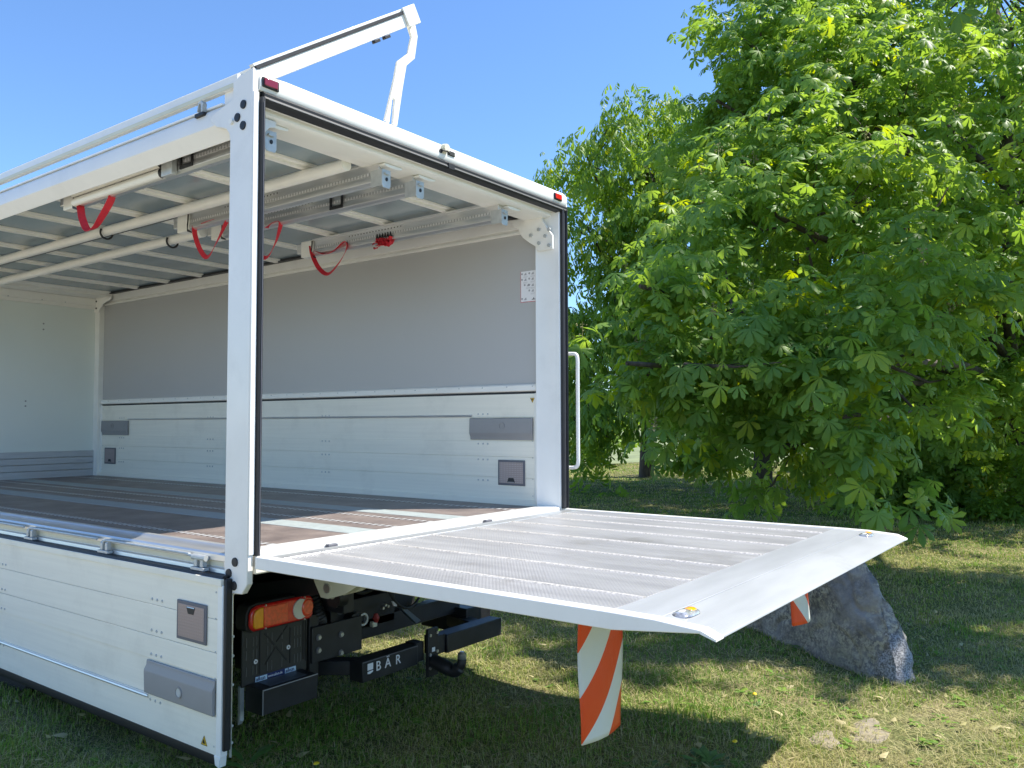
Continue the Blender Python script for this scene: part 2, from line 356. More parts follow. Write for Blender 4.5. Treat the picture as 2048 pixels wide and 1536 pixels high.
MB().box(0.0235, 0.0255, -0.0245, -0.021, 1.05, 2.98).build('seal_lip', plastic_d, seal)
MB().box(0.03, 0.045, 0.165, 0.21, 1.755, 1.81).build('latch_block', white2, post, 0.006)
MB().box(0.026, 0.034, 0.14, 0.20, 1.77, 1.795).build('latch_stem', white2, post)

fpost = MB().prism([(2.345, 0.0), (2.445, 0.0), (2.445, 0.16), (2.30, 0.16), (2.32, 0.135)], 'z', 0.95, 3.10).build('rear_post', white, T, 0.004)
fseal = MB().prism([(2.355, 0.01), (2.358, -0.018), (2.372, -0.024), (2.380, -0.010), (2.398, -0.010), (2.404, -0.024), (2.418, -0.020), (2.421, 0.01)], 'z', 1.045, 3.0).build('door_seal', black, T)
MB().box(2.386, 2.392, -0.0125, -0.009, 1.05, 2.98).build('seal_lip', plastic_d, fseal)
gus = MB().prism([(0.10, 2.965), (0.36, 2.965), (0.33, 2.915), (0.30, 2.905), (0.285, 2.87), (0.26, 2.835), (0.20, 2.79), (0.15, 2.76), (0.14, 2.73), (0.02, 2.73), (0.02, 2.82), (0.06, 2.87), (0.10, 2.93)], 'x', 2.296, 2.312).build('gusset', white2, fpost, 0.002)
for y, z in ((0.19, 2.84), (0.125, 2.87), (0.075, 2.82), (0.125, 2.78), (0.045, 2.755), (0.045, 2.86)):
    MB().cyl((2.292, y, z), 'x', 0.012, 0.012, 12).build('bolt', galv, gus)
grab = MB().tube(catmull([(2.452, 0.02, 2.052), (2.458, -0.02, 2.052), (2.46, -0.052, 2.045), (2.46, -0.064, 2.01), (2.46, -0.064, 1.9), (2.46, -0.064, 1.45), (2.46, -0.064, 1.345), (2.46, -0.052, 1.31), (2.458, -0.02, 1.303), (2.452, 0.02, 1.303)], 5), 0.0125, 10)
grab.build('grab_handle', white, T)

# --- header over the rear opening
hdr = MB().prism([(0.0, 3.032), (-0.008, 3.05), (-0.006, 3.085), (0.004, 3.108), (0.024, 3.124), (0.06, 3.132), (0.25, 3.130), (0.25, 2.952), (0.245, 2.948), (0.075, 2.948), (0.055, 2.962), (0.05, 2.985), (0.03, 2.992), (0.03, 3.03)], 'x', 0.0125, 2.43).build('roof_header', white, T, 0.003)
hs = MB().prism([(-0.006, 3.030), (-0.018, 3.018), (-0.016, 3.006), (-0.022, 2.996), (-0.014, 2.984), (0.022, 2.976), (0.029, 2.992), (0.029, 3.030)], 'x', 0.03, 2.42).build('header_seal', black, hdr)
MB().box(0.05, 2.40, -0.0215, -0.0165, 2.9945, 2.999).build('seal_lip', plastic, hs)
for x0, x1, w in ((0.022, 0.108, 0.0), (2.275, 2.362, 0.0)):
    lamp = MB().prism([(x0, 3.048), (x1, 3.048), (x1, 3.092), (x0, 3.092)], 'y', -0.016, -0.004).build('marker_lamp', black, hdr, 0.004)
    MB().prism([(x0+0.006, 3.054), (x1-0.010, 3.054), (x1-0.010, 3.087), (x0+0.006, 3.087)], 'y', -0.021, -0.0155).build('marker_lens', darkred if x0 < 1 else redlens, hdr, 0.003)
lk = MB().tube([(1.205, -0.004, 3.093), (1.205, -0.03, 3.093)], [0.026, 0.022], 18).build('lock_barrel', cream, hdr)
MB().tube([(1.175, -0.006, 3.072), (1.175, -0.012, 3.072)], 0.012, 14).build('lock_hole', black, hdr)
MB().tube([(1.178, -0.02, 3.075), (1.20, -0.032, 3.074), (1.222, -0.034, 3.064)], 0.005, 8).build('lock_lever', black, hdr)
MB().prism([(1.232, 3.066), (1.288, 3.066), (1.288, 3.092), (1.232, 3.092)], 'y', -0.014, -0.004).build('lock_plate', blackplastic, hdr, 0.003)
MB().box(1.222, 1.272, -0.026, -0.012, 2.985, 3.018).build('seal_joint', black, hdr, 0.002)
# cut brackets under the header that carry the load-bar ends
for x in (0.165, 0.905, 1.165, 1.965):
    MB().prism([(x-0.055, 2.945), (x+0.075, 2.945), (x+0.075, 2.935), (x+0.03, 2.928), (x-0.035, 2.928), (x-0.055, 2.936)], 'y', 0.09, 0.235).build('bar_bracket', white2, hdr, 0.002)
# gusset at the near inner corner of the header
MB().prism([(0.05, 2.948), (0.155, 2.948), (0.15, 2.92), (0.12, 2.912), (0.10, 2.89), (0.085, 2.86), (0.06, 2.845)], 'y', 0.065, 0.075).build('corner_plate', white, hdr, 0.002)

# --- roof rails along the body
nr = MB().prism([(-0.014, 2.930), (-0.014, 2.990), (-0.006, 3.008), (0.012, 3.020), (0.085, 3.020), (0.085, 2.940), (0.055, 2.905), (0.044, 2.872), (0.036, 2.868)], 'y', 0.165, 5.99).build('roof_rail', white, T, 0.002)
MB().box(0.066, 0.090, 0.26, 5.6, 2.908, 2.919).build('rail_track', track_m, nr)
hk = MB().box(-0.026, 0.004, 0.355, 0.425, 2.992, 3.010).build('buckle_base', black, nr, 0.003)
MB().prism([(0.37, 3.011), (0.365, 3.050), (0.378, 3.066), (0.40, 3.06), (0.413, 3.02), (0.405, 3.018), (0.396, 3.05), (0.382, 3.055), (0.378, 3.011)], 'x', -0.022, 0.0).build('buckle_hook', galv, hk, 0.001)
fr_ = MB().prism([(XF, 2.905), (XF, 2.985), (2.43, 3.02), (2.445, 3.0), (2.445, 2.90), (2.37, 2.88), (2.335, 2.88), (2.333, 2.90)], 'y', 0.16, 5.99).build('roof_rail', white, T, 0.002)
MB().box(2.27, 2.318, 0.26, 5.65, 2.975, 2.99).build('rail_track', black, fr_)
MB().box(2.314, 2.335, 0.17, 5.87, 2.868, 2.885).build('rail_lip', white2, fr_, 0.002)
MB().box(0.845, 0.875, 1.95, 5.55, 2.958, 2.974).build('centre_track', black, T)
MB().tube([(0.75, 1.95, 2.965), (0.75, 5.6, 2.965)], 0.005, 8).build('centre_cable', white2, T)

# --- roof: smoky boards between white ribs
rib_y = [0.575 + 0.565*k for k in range(10)]
edges = [0.25] + rib_y + [5.7]
for a, b in zip(edges[:-1], edges[1:]):
    MB().box(0.086, XF, a+0.001, b-0.001, 2.994, 3.004).build('roof_board', roofpanel, T)
MB().box(0.0, 2.43, 0.251, 5.99, 3.0215, 3.030).build('roof_skin', white2, T)
for y in rib_y:
    rb = MB().prism([(y-0.050, 2.993), (y-0.046, 2.982), (y-0.020, 2.982), (y-0.017, 2.968), (y+0.017, 2.968), (y+0.020, 2.982), (y+0.046, 2.982), (y+0.050, 2.993)], 'x', 0.09, 2.268)
    rb.build('roof_rib', white2, T, 0.001)
MB().box(0.0, 2.44, 5.70, 5.98, 2.945, 3.02).build('front_header', white2, T, 0.003)

# --- white hanging tubes and their hooks
t1 = MB().tube([(0.735, 0.251, 2.937), (0.735, 5.7, 2.937)], 0.033, 14).build('hanging_tube', white2, T)
t2 = MB().tube([(1.085, 2.08, 2.905), (1.085, 5.75, 2.905)], 0.033, 14).build('hanging_tube', white2, T)
for tb, x, y, z in ((t1, 0.735, 2.70, 2.937), (t2, 1.085, 2.46, 2.905)):
    h = [(x+0.043*math.cos(a), y, z+0.043*math.sin(a)-0.012) for a in np.linspace(math.radians(150), math.radians(350), 14)]
    MB().tube(h, 0.007, 8).build('hook', black, tb)

# --- far side: grey board, ledge, corner post
sp = MB().box(2.338, 2.352, 0.172, 5.87, 1.852, 2.878).build('side_board', greypanel, T)
MB().box(2.326, 2.35, 0.136, 0.171, 1.80, 2.74).build('board_trim', white2, T, 0.002)
lg = MB().prism([(2.318, 1.812), (2.318, 1.846), (2.326, 1.856), (2.352, 1.856), (2.352, 1.806), (2.33, 1.806)], 'y', 0.172, 5.87).build('board_ledge', white2, T, 0.002)
MB().box(2.3335, 2.352, 0.172, 5.87, 1.785, 1.8055).build('dark_gap_backing', black, T)  # black backing strip stands in for the shade of the open gap
rivet_me = MB().tube([(0, 0, 0), (-0.0028, 0, 0)], [0.0055, 0.004], 8).mesh('rivet', galv)
for k in range(27):
    link('rivet', rivet_me, lg, loc=(2.3185, 0.20+k*0.212, 1.839))
cp = MB().box(2.285, 2.345, 5.872, 5.975, FZ, 2.94).build('corner_post', white2, T, 0.003)
gp = MB().prism([(5.62, 2.945), (5.975, 2.945), (5.975, 2.80), (5.87, 2.80), (5.85, 2.83), (5.78, 2.875), (5.72, 2.895), (5.66, 2.905), (5.62, 2.92)], 'x', 2.272, 2.284).build('gusset', white2, cp, 0.002)
for y in (5.915, 5.955):
    for z in (2.84, 2.915): MB().cyl((2.269, y, z), 'x', 0.009, 0.008, 10).build('bolt', black, gp)

# --- front wall
fwall = MB().box(0.02, 2.285, 5.960, 5.985, 1.01, 2.90).build('front_wall', frontpanel, T)
tb = MB().prism([(5.935, 2.83), (5.935, 2.862), (5.925, 2.868), (5.925, 2.943), (5.959, 2.943), (5.959, 2.83)], 'x', 0.02, 2.285).build('top_beam', white2, fwall, 0.002)
for x in (0.6, 1.05, 1.4, 1.72, 1.95): MB().cyl((x, 5.924, 2.872), 'y', 0.006, 0.006, 8).build('rivet', galv, fwall)
for x, z in ((1.755, 2.63), (1.755, 2.57), (1.60, 1.83), (1.60, 1.78)): MB().cyl((x, 5.958, z), 'y', 0.008, 0.006, 10).build('plug', plastic, fwall)
for k in range(4):
    MB().box(0.02, 2.30, 5.936, 5.958, (1.056 if k else 1.036)+k*0.066, 1.056+k*0.066+0.063).build('kick_plank', alu_dull, fwall, 0.003)

# --- cargo floor
floor_edges = [(0.085, 0.222, 'p'), (0.222, 0.262, 'r'), (0.262, 0.70, 'p'), (0.70, 0.88, 's'), (0.88, 1.01, 'p'), (1.01, 1.05, 'r'), (1.05, 1.285, 'p'),
               (1.285, 1.325, 'r'), (1.325, 1.43, 'p'), (1.43, 1.605, 's'), (1.605, 2.05, 'p'), (2.05, 2.09, 'r'), (2.09, 2.3085, 'p')]
sub = MB().box(0.06, 2.34, 0.14, 5.95, 1.0, 1.028).build('floor_base', plastic_d, T)
for a, b, k in floor_edges:
    if k == 'p': MB().box(a+0.001, b-0.001, 0.139, 5.94, 1.0285, 1.050).build('plywood_panel', ply, sub, 0.001)
    elif k == 's': MB().box(a+0.001, b-0.001, 0.139, 5.94, 1.0285, 1.0515).build('antislip_strip', strip_m, sub, 0.001)
    else: MB().box(a+0.001, b-0.001, 0.139, 5.94, 1.0285, 1.0508).build('lashing_rail', lash_m, sub)
# rear sill
sill = MB().prism([(0.138, 1.030), (0.138, 1.052), (0.128, 1.058), (0.02, 1.056), (0.004, 1.050), (0.002, 0.965), (0.138, 0.965)], 'x', 0.027, 2.343).build('rear_sill', white, T, 0.002)
for x in (0.40, 1.55): MB().box(x, x+0.055, -0.022, 0.0015, 1.030, 1.047).build('sill_stop', plastic_d, sill, 0.002)

# --- near sill with hinge rods
ns = MB().prism([(0.083, 1.03), (0.083, 1.056), (0.076, 1.064), (0.05, 1.064), (0.035, 1.050), (-0.004, 1.040), (-0.010, 1.032), (-0.010, 1.006), (0.006, 1.002), (0.006, 0.976), (-0.006, 0.972), (-0.010, 0.950), (0.083, 0.950)], 'y', 0.162, 5.99).build('side_sill', alu, T, 0.0015)
MB().box(0.0055, 0.008, 0.2, 5.9, 0.978, 1.001).build('sill_insert', cream, ns)
for yc in (0.33, 1.15, 1.97, 2.79, 3.61, 4.43, 5.25):
    hb = MB().prism([(-0.034, 0.972), (-0.034, 1.006), (-0.024, 1.018), (-0.010, 1.018), (-0.0105, 0.972)], 'y', yc-0.034, yc-0.012).build('hinge_block', galv, ns, 0.002)
    MB().prism([(-0.034, 0.972), (-0.034, 1.006), (-0.024, 1.018), (-0.010, 1.018), (-0.0105, 0.972)], 'y', yc+0.012, yc+0.034).build('hinge_block', galv, ns, 0.002)
    MB().box(-0.040, -0.011, yc-0.05, yc+0.05, 0.957, 0.971).build('hinge_foot', galv, ns, 0.002)
    if yc > 0.4:
        MB().tube(catmull([(-0.026, yc+0.02, 0.985), (-0.026, yc+0.012, 1.012), (-0.026, yc-0.01, 1.020), (-0.026, yc-0.07, 1.021), (-0.026, yc-0.40, 1.021), (-0.026, yc-0.74, 1.021)], 5), 0.0072, 8).build('hinge_rod', galv, ns)
    else:
        MB().tube([(-0.026, yc-0.05, 1.012), (-0.026, yc+0.05, 1.012)], 0.013, 10).build('hinge_pin', galv, ns)
MB().tube([(-0.026, 0.28, 1.014), (-0.026, 0.40, 1.016), (-0.026, 0.44, 1.021)], 0.0072, 8).build('hinge_rod', galv, ns)

# --- drop sides (far one closed, near one folded down)
def triangle_sign(name, parent, x, y, z, s, flip):
    k = -1 if flip else 1
    t_ = MB().prism([(y-s, z-k*s*0.9), (y+s, z-k*s*0.9), (y, z+k*s*0.9)], 'x', x-0.0015, x).build('warning_sticker', yellow, parent)
    s2 = s*0.34
    MB().prism([(y-s2*1.1, z-k*s*0.62), (y+s2*1.3, z-k*s*0.62), (y+s2, z-k*s*0.1), (y+s2*0.1, z+k*s*0.25), (y-s2*0.6, z-k*s*0.15)], 'x', x-0.0024, x-0.0015).build('warning_print', black, parent)
    e = 0.12*s
    for a, b in (((-s, -.9*s), (s, -.9*s)), ((s, -.9*s), (0, .9*s)), ((0, .9*s), (-s, -.9*s))):
        pa = Vector((y+a[0], z+k*a[1])); pb = Vector((y+b[0], z+k*b[1])); c = Vector((y, z-k*0.3*s)); d1 = pa+(c-pa)*0.13; d2 = pb+(c-pb)*0.13
        MB().prism([pa[:], pb[:], d2[:], d1[:]], 'x', x-0.0024, x-0.0015).build('warning_border', black, parent)

def drop_side(x, zw, sgn, y0, y1, name, near):
    """planks stacked from the hinge outward; zw = hinge height, sgn = +1 upright, -1 hanging; visible face at x looks to -X"""
    Z = lambda w: zw + sgn*w
    def zb(a, b): return (min(Z(a), Z(b)), max(Z(a), Z(b)))
    back = MB().box(x+0.006, x+0.026, y0+0.01, y1-0.01, *zb(0.012, 0.733)).build(name, plank_m, T)
    rows = [(0.0, 0.030, -0.010), (0.030, 0.1725, 0.0), (0.1745, 0.3125, 0.0), (0.3145, 0.418, 0.0), (0.419, 0.5775, 0.0045), (0.5785, 0.735, -0.001)]
    for a, b, dx in ([(-0.03, 0.0299, -0.010)] + rows[1:] if not near else rows):
        z0, z1 = zb(a, b)
        MB().box(x+dx, x+0.0056+max(dx, 0)*0.2, y0, y1, z0, z1).build('side_plank', plank_m, back, 0.0012)
    # bead along the step
    zz = Z(0.590)
    MB().tube([(x-0.001, y0+0.56, zz), (x-0.001, y1-0.56, zz)], 0.0085, 8).build('bead', alu, back)
    z0, z1 = zb(0.03, 0.735)
    rv = rivet_me
    for yc in (0.62, 2.25, 3.85, 5.43):
        for w in (0.149, 0.290, 0.398, 0.602):
            for dy in (-0.042, 0, 0.042): link('rivet', rv, back, loc=(x-0.0005, yc+dy, Z(w)), scale=(1.3, 1.3, 1.3))
    # end trims with small screws
    for ya, yb in ((y0-0.004, y0+0.030), (y1-0.030, y1+0.004)):
        MB().box(x-0.004, x+0.030, ya, yb, z0-0.002, z1+0.002).build('end_trim', white2, back, 0.003)
        for w in (0.06, 0.17, 0.31, 0.42, 0.57, 0.70): link('screw', rv, back, loc=(x-0.0005, (ya+yb)/2 + (0.032 if ya < 1 else -0.032), Z(w)), scale=(1, .8, .8))
    # grey grip mouldings at both ends
    for ya, yb in ((y0+0.040, y0+0.575), (y1-0.575, y1-0.040)):
        w0, w1 = 0.425, 0.574
        prof = [(x-0.0015, Z(w0)), (x-0.006, Z(w0+0.004)), (x-0.007, Z(w0+0.022)), (x-0.018, Z(w0+0.042)), (x-0.019, Z(w0+0.052)), (x-0.016, Z(w1-0.004)), (x-0.012, Z(w1)), (x-0.0015, Z(w1))]
        g = MB().prism(prof, 'y', ya, yb).build('grip_moulding', plastic, back, 0.003)
        ring_y = ya+0.25 if ya < 3 else ya+0.30
        MB().ring((x-0.0175, ring_y, Z(0.520)), 'x', 0.019, 0.026, 0.008, 22).build('grip_ring', plastic, back)
        if near: MB().tube([(x-0.0165, ring_y, Z(0.520)), (x-0.0192, ring_y, Z(0.520))], [0.0185, 0.0185], 18).build('grip_disc', mat('pale_disc', (0.5, 0.52, 0.5), 0.5), back)
    # latch boxes
    for ya, yb in ((y0+0.105, y0+0.330), (y1-0.330, y1-0.105)):
        w0, w1 = 0.122, 0.292
        zc0, zc1 = zb(w0, w1)
        lf = MB().box(x-0.008, x-0.0015, ya, yb, zc0, zc1).build('latch_frame', plastic_d, back, 0.003)
        MB().box(x-0.010, x-0.0082, ya+0.014, yb-0.014, zc0+0.014, zc1-0.014).build('latch_plate', dotted_m, back, 0.001)
        wc = 0.155; zc = Z(wc); s = sgn
        MB().prism([(ya+0.080, zc-s*0.012), (ya+0.145, zc-s*0.012), (ya+0.133, zc+s*0.018), (ya+0.092, zc+s*0.018)], 'x', x-0.0116, x-0.0102).build('finger_hole', black, back)
        MB().box(x-0.0122, x-0.0116, ya+0.084, ya+0.141, min(zc-s*0.012, zc-s*0.008), max(zc-s*0.012, zc-s*0.008)).build('hole_lip', paleblue if near else plastic, back)
    triangle_sign('warning', back, x-0.0016, y0+0.115 if near else y0+0.045, Z(0.690), 0.022 if near else 0.018, not near)
    return back
def dotted_material():
    m = bpy.data.materials.new('dimpled_plate'); m.use_nodes = True
    n = m.node_tree.nodes; l = m.node_tree.links; b = n['Principled BSDF']; b.inputs['Roughness'].default_value = 0.4; b.inputs['Metallic'].default_value = 0.3
    tc = n.new('ShaderNodeTexCoord'); v = n.new('ShaderNodeTexVoronoi'); v.inputs['Scale'].default_value = 75; v.inputs['Randomness'].default_value = 0.0
    l.new(tc.outputs['Object'], v.inputs[0])
    r = n.new('ShaderNodeValToRGB'); r.color_ramp.elements[0].position = 0.25; r.color_ramp.elements[1].position = 0.4
    r.color_ramp.elements[0].color = (0.50, 0.43, 0.41, 1); r.color_ramp.elements[1].color = (0.33, 0.265, 0.25, 1)
    l.new(v.outputs[0], r.inputs[0]); l.new(r.outputs[0], b.inputs['Base Color'])
    bp = n.new('ShaderNodeBump'); bp.invert = True; bp.inputs['Strength'].default_value = 0.6; bp.inputs['Distance'].default_value = 0.002; l.new(v.outputs[0], bp.inputs['Height']); l.new(bp.outputs[0], b.inputs['Normal'])
    return m
dotted_m = dotted_material()
far_side = drop_side(XF, 1.056, 1, 0.155, 5.868, 'drop_side', False)
near_side = drop_side(-0.052, 0.945, -1, 0.118, 5.868, 'drop_side', True)
# rubber along the lower edge of the hanging side, hinge gap seal on its upper edge and seal on its end
MB().prism([(-0.056, 0.210), (-0.058, 0.186), (-0.050, 0.168), (-0.030, 0.166), (-0.024, 0.210)], 'y', 0.14, 5.868).build('edge_seal', black, near_side)
MB().prism([(-0.056, 0.945), (-0.050, 0.956), (-0.012, 0.956), (-0.012, 0.945)], 'y', 0.12, 5.868).build('edge_seal', black, near_side)
MB().box(-0.050, -0.018, 0.098, 0.1135, 0.235, 0.945).build('end_seal', black, near_side, 0.004)
MB().box(-0.014, -0.008, 0.104, 0.116, 0.20, 0.945).build('end_channel', alu, near_side, 0.001)
MB().prism([(0.116, 0.212), (0.158, 0.212), (0.150, 0.172), (0.122, 0.165)], 'x', -0.058, -0.022).build('end_cap', white2, near_side, 0.003)
for z in (0.88, 0.70, 0.62, 0.50, 0.33, 0.26): MB().cyl((-0.008, 0.110, z), 'y', 0.006, 0.016, 8).build('screw', galv, near_side)

# --- raised side flap lying tilted above the roof
fl_dir = Vector((0.97, 0, 0.655)).normalized(); fl_n = Vector((-fl_dir.z, 0, fl_dir.x)); L_ = 1.18
def flp(a, b, y): return Vector((0.006, y, 3.100)) + fl_dir*a + fl_n*b
def flap_box(a0, a1, b0, b1, y0, y1):
    P = [flp(a, b, y) for y in (y0, y1) for b in (b0, b1) for a in (a0, a1)]
    return MB().add(P, [(0,1,3,2),(4,6,7,5),(0,4,5,1),(2,3,7,6),(0,2,6,4),(1,5,7,3)])
flap = flap_box(0.05, L_-0.03, 0.004, 0.034, 0.03, 5.97).build('side_flap', white2, T)
flap_box(0.0, L_, 0.0315, 0.044, 0.001, 0.0295).build('flap_top_edge', white, flap, 0.002)
flap_box(0.005, L_, 0.018, 0.031, -0.004, 0.0295).build('flap_seal', black, flap)
flap_box(0.012, L_-0.02, -0.045, 0.0175, 0.002, 0.0295).build('flap_end_rail', white2, flap, 0.003)
flap_box(L_-0.10, L_+0.006, -0.052, 0.047, -0.010, 0.0005).build('flap_corner', white, flap, 0.004)
MB().prism([(-0.004, 3.075), (-0.004, 3.098), (0.006, 3.102), (0.006, 3.138), (0.05, 3.150), (0.052, 3.10), (0.02, 3.086), (0.02, 3.075)], 'y', 0.145, 5.98).build('flap_rail', white, flap, 0.002)
MB().box(-0.0065, -0.0045, 0.15, 5.98, 3.078, 3.0965).build('flap_rail_strip', cream, flap)
for a in (0.80, 0.885):
    P = flap_box(a-0.022, a+0.022, -0.062, -0.046, -0.012, 0.010).build('flap_stop', black, flap, 0.002)
arm_o = [(0.941, 3.732), (0.988, 3.646), (0.962, 3.546), (0.884, 3.476), (0.865, 3.39), (0.840, 3.299), (0.795, 3.14), (0.828, 3.135), (0.848, 3.27), (0.865, 3.268), (0.852, 3.135), (0.884, 3.135), (0.923, 3.345), (0.951, 3.476), (1.013, 3.536), (1.035, 3.664), (1.004, 3.762), (0.965, 3.765)]
arm = MB().prism(arm_o, 'y', 0.032, 0.046).build('flap_arm', white, T, 0.002)
MB().prism([(x, z) for x, z in arm_o], 'y', 5.93, 5.944).build('flap_arm', white, T, 0.002)
MB().tube([(0.965, 0.012, 3.735), (0.965, 0.06, 3.735)], 0.026, 16).build('arm_pivot', white2, arm)
MB().tube([(0.965, 0.006, 3.735), (0.965, 0.013, 3.735)], 0.014, 12).build('pivot_bolt', galv, arm)

# --- instruction sheet on the side board
sh = MB().box(2.3360, 2.3375, 0.176, 0.306, 2.405, 2.615).build('instruction_sheet', paper, T)
fx = 2.3352
def sb(y0, y1, z0, z1, m, nm): MB().box(fx, fx+0.0007, y0, y1, z0, z1).build(nm, m, sh)
sb(0.176, 0.306, 2.405, 2.4085, redink, 'sheet_border'); sb(0.3035, 0.306, 2.4087, 2.615, redink, 'sheet_border')
for k, (yy, zz) in enumerate(((0.294, 2.598), (0.234, 2.598), (0.294, 2.560), (0.234, 2.562), (0.272, 2.522), (0.234, 2.520), (0.234, 2.482), (0.294, 2.430))):
    MB().ring((fx-0.0001, yy, zz), 'x', 0.003, 0.006, 0.0012, 12).build('sheet_symbol', ink, sh)
    for j in range(2): sb(yy-0.046+0.004*j, yy-0.010, zz-0.020-0.006*j, zz-0.0185-0.006*j, mat('print_pale', (0.42, 0.42, 0.44), 0.6), 'sheet_line')
    MB().prism([(yy-0.038, zz-0.010), (yy-0.018, zz-0.010), (yy-0.018, zz-0.006), (yy-0.030, zz+0.006), (yy-0.034, zz+0.006)], 'x', fx, fx+0.0007).build('sheet_drawing', mat('print_pale', (0.42, 0.42, 0.44), 0.6), sh)
MB().prism([(0.184, 2.418), (0.214, 2.418), (0.214, 2.422), (0.204, 2.424), (0.202, 2.432), (0.196, 2.432), (0.194, 2.424), (0.184, 2.422)], 'x', fx, fx+0.0007).build('sheet_logo', ink, sh)

# ------------------------------------------------------------ tail lift platform
PX0, PX1, PT = 0.0, 2.40, 1.044
tz = lambda y: PT - 0.004 - max(0, (-1.86-y))*0.09
plat = MB().box(0.02, 2.38, -1.70, -0.05, 0.992, 1.030).build('lift_platform', alu_dull, T)
side_prof = [(-0.028, 0.994), (-0.028, PT), (-1.71, PT), (-1.86, PT-0.002), (-2.0, PT-0.012), (-2.0, PT-0.022), (-1.72, 0.992)]
for xa, xb in ((PX0, 0.052), (2.348, PX1)):
    MB().prism(side_prof, 'x', xa, xb).build('side_beam', white, plat, 0.003)
# inner edge profiles next to the sill
for ya, yb, z in ((-0.062, -0.030, PT-0.006), (-0.100, -0.064, PT-0.001), (-0.150, -0.102, PT+0.0005)):
    MB().box(0.0525, 2.3475, ya, yb, 0.995, z).build('hinge_edge', alu, plat, 0.002)
ridges = [0.0525, 0.25, 0.60, 0.95, 1.30, 1.62, 1.90, 2.15, 2.3475]
for a, b in zip(ridges[:-1], ridges[1:]):
    MB().box(a+0.0015, b-0.0015, -1.700, -0.1515, 1.0305, 1.0405).build('tread_plank', tread_m, plat, 0.0015)
ridge_m = mat('ridge_glint_aluminium', (0.53, 0.50, 0.455), 0.3, metal=0.05, bump=1.0, bscale=110, var=0.35, vscale=90)  # sunlit glints of the ridges painted in as a paler warm tone
for x in ridges[1:-1]:
    MB().prism([(x-0.012, 1.0395), (x-0.008, 1.0432), (x-0.004, 1.0450), (x+0.004, 1.0450), (x+0.008, 1.0432), (x+0.012, 1.0395)], 'y', -1.700, -0.152).build('tread_ridge', ridge_m, plat)
# smooth, ribbed tip in two plates
MB().prism([(-1.702, 0.992), (-1.702, PT-0.003), (-1.862, PT-0.003), (-1.862, 1.003)], 'x', 0.0525, 2.3475).build('tip_plate', rib_m, plat, 0.0015)
MB().prism([(-1.8635, 1.004), (-1.8635, PT-0.004), (-2.003, PT-0.016), (-2.045, PT-0.030), (-2.047, PT-0.036), (-2.0, PT-0.030)], 'x', 0.0525, 2.3475).build('tip_plate', rib_m, plat, 0.0015)
MB().prism([(-2.0, PT-0.0125), (-2.0, PT-0.0225), (-2.046, PT-0.037), (-2.046, PT-0.031)], 'x', 0.0, 0.0525).build('tip_corner', white2, plat)
MB().prism([(-2.0, PT-0.0125), (-2.0, PT-0.0225), (-2.046, PT-0.037), (-2.046, PT-0.031)], 'x', 2.3475, 2.40).build('tip_corner', white2, plat)
# flashing lamps let into the tip
def dome(cx, cy, cz, rx, ry, h, half=None, n=20, rings=5):
    vs = []; fs = []
    for i in range(rings):
        a = (math.pi/2)*i/rings
        for k in range(n):
            b = 2*math.pi*k/n; rr = math.cos(a)
            sh = 1 - 0.25*abs(math.sin(b))**3
            x = rx*rr*math.cos(b); y = ry*rr*math.sin(b)*sh
            if half == 1: x = max(x, 0.0)
            if half == -1: x = min(x, 0.0)
            vs.append((cx+x, cy+y, cz+h*math.sin(a)))
    vs.append((cx, cy, cz+h)); t_ = len(vs)-1
    for i in range(rings-1): fs += [(i*n+k, i*n+(k+1) % n, (i+1)*n+(k+1) % n, (i+1)*n+k) for k in range(n)]
    fs += [((rings-1)*n+k, (rings-1)*n+(k+1) % n, t_) for k in range(n)]
    return MB().add(vs, fs)
for lx in (0.140, 2.215):
    ly = -1.895; lz = PT-0.007
    hs_ = dome(lx, ly, lz, 0.062, 0.040, 0.014).build('lamp_housing', mat('smoked_lens', (0.42, 0.42, 0.42), 0.12, metal=0.4, var=0.5, vscale=60, coat=0.8), plat)
    dome(lx+0.018, ly-0.004, lz+0.0075, 0.026, 0.022, 0.0095).build('lamp_lens', amber, hs_)
    dome(lx-0.020, ly+0.002, lz+0.0068, 0.022, 0.018, 0.0085).build('lamp_lens', clearlens, hs_)
# bracket and lift arms below
for x in (0.50, 1.80):
    br = MB().prism([(0.20, 0.99), (-0.42, 0.99), (-0.30, 0.93), (-0.12, 0.862), (-0.02, 0.806), (0.10, 0.770), (0.15, 0.772), (0.20, 0.845)], 'x', x, x+0.014).build('platform_bracket', cream, plat, 0.002)
    MB().prism([(0.20, 0.99), (-0.42, 0.99), (-0.30, 0.93), (-0.12, 0.862), (-0.02, 0.806), (0.10, 0.770), (0.15, 0.772), (0.20, 0.845)], 'x', x+0.10, x+0.114).build('platform_bracket', cream, plat, 0.002)
    MB().prism([(0.02, 0.800), (-0.12, 0.868), (-0.30, 0.935), (-0.30, 0.945), (-0.12, 0.878), (0.02, 0.810)], 'x', x+0.0145, x+0.0995).build('bracket_web', cream, plat, 0.002)
    MB().tube([(x-0.008, 0.10, 0.82), (x+0.125, 0.10, 0.82)], 0.022, 14).build('pivot_pin', bolt_m, plat)
    la = MB().prism([(0.06, 0.80), (0.10, 0.88), (1.0, 0.72), (1.0, 0.62)], 'x', x+0.03, x+0.085).build('lift_arm', blacksteel, T, 0.004)
    MB().tube([(x+0.058, 0.62, 0.66), (x+0.058, 0.98, 0.56)], 0.038, 14).build('lift_cylinder', blacksteel, la)
    MB().tube([(x+0.058, 0.30, 0.78), (x+0.058, 0.63, 0.66)], 0.018, 12).build('lift_ram', bolt_m, la)
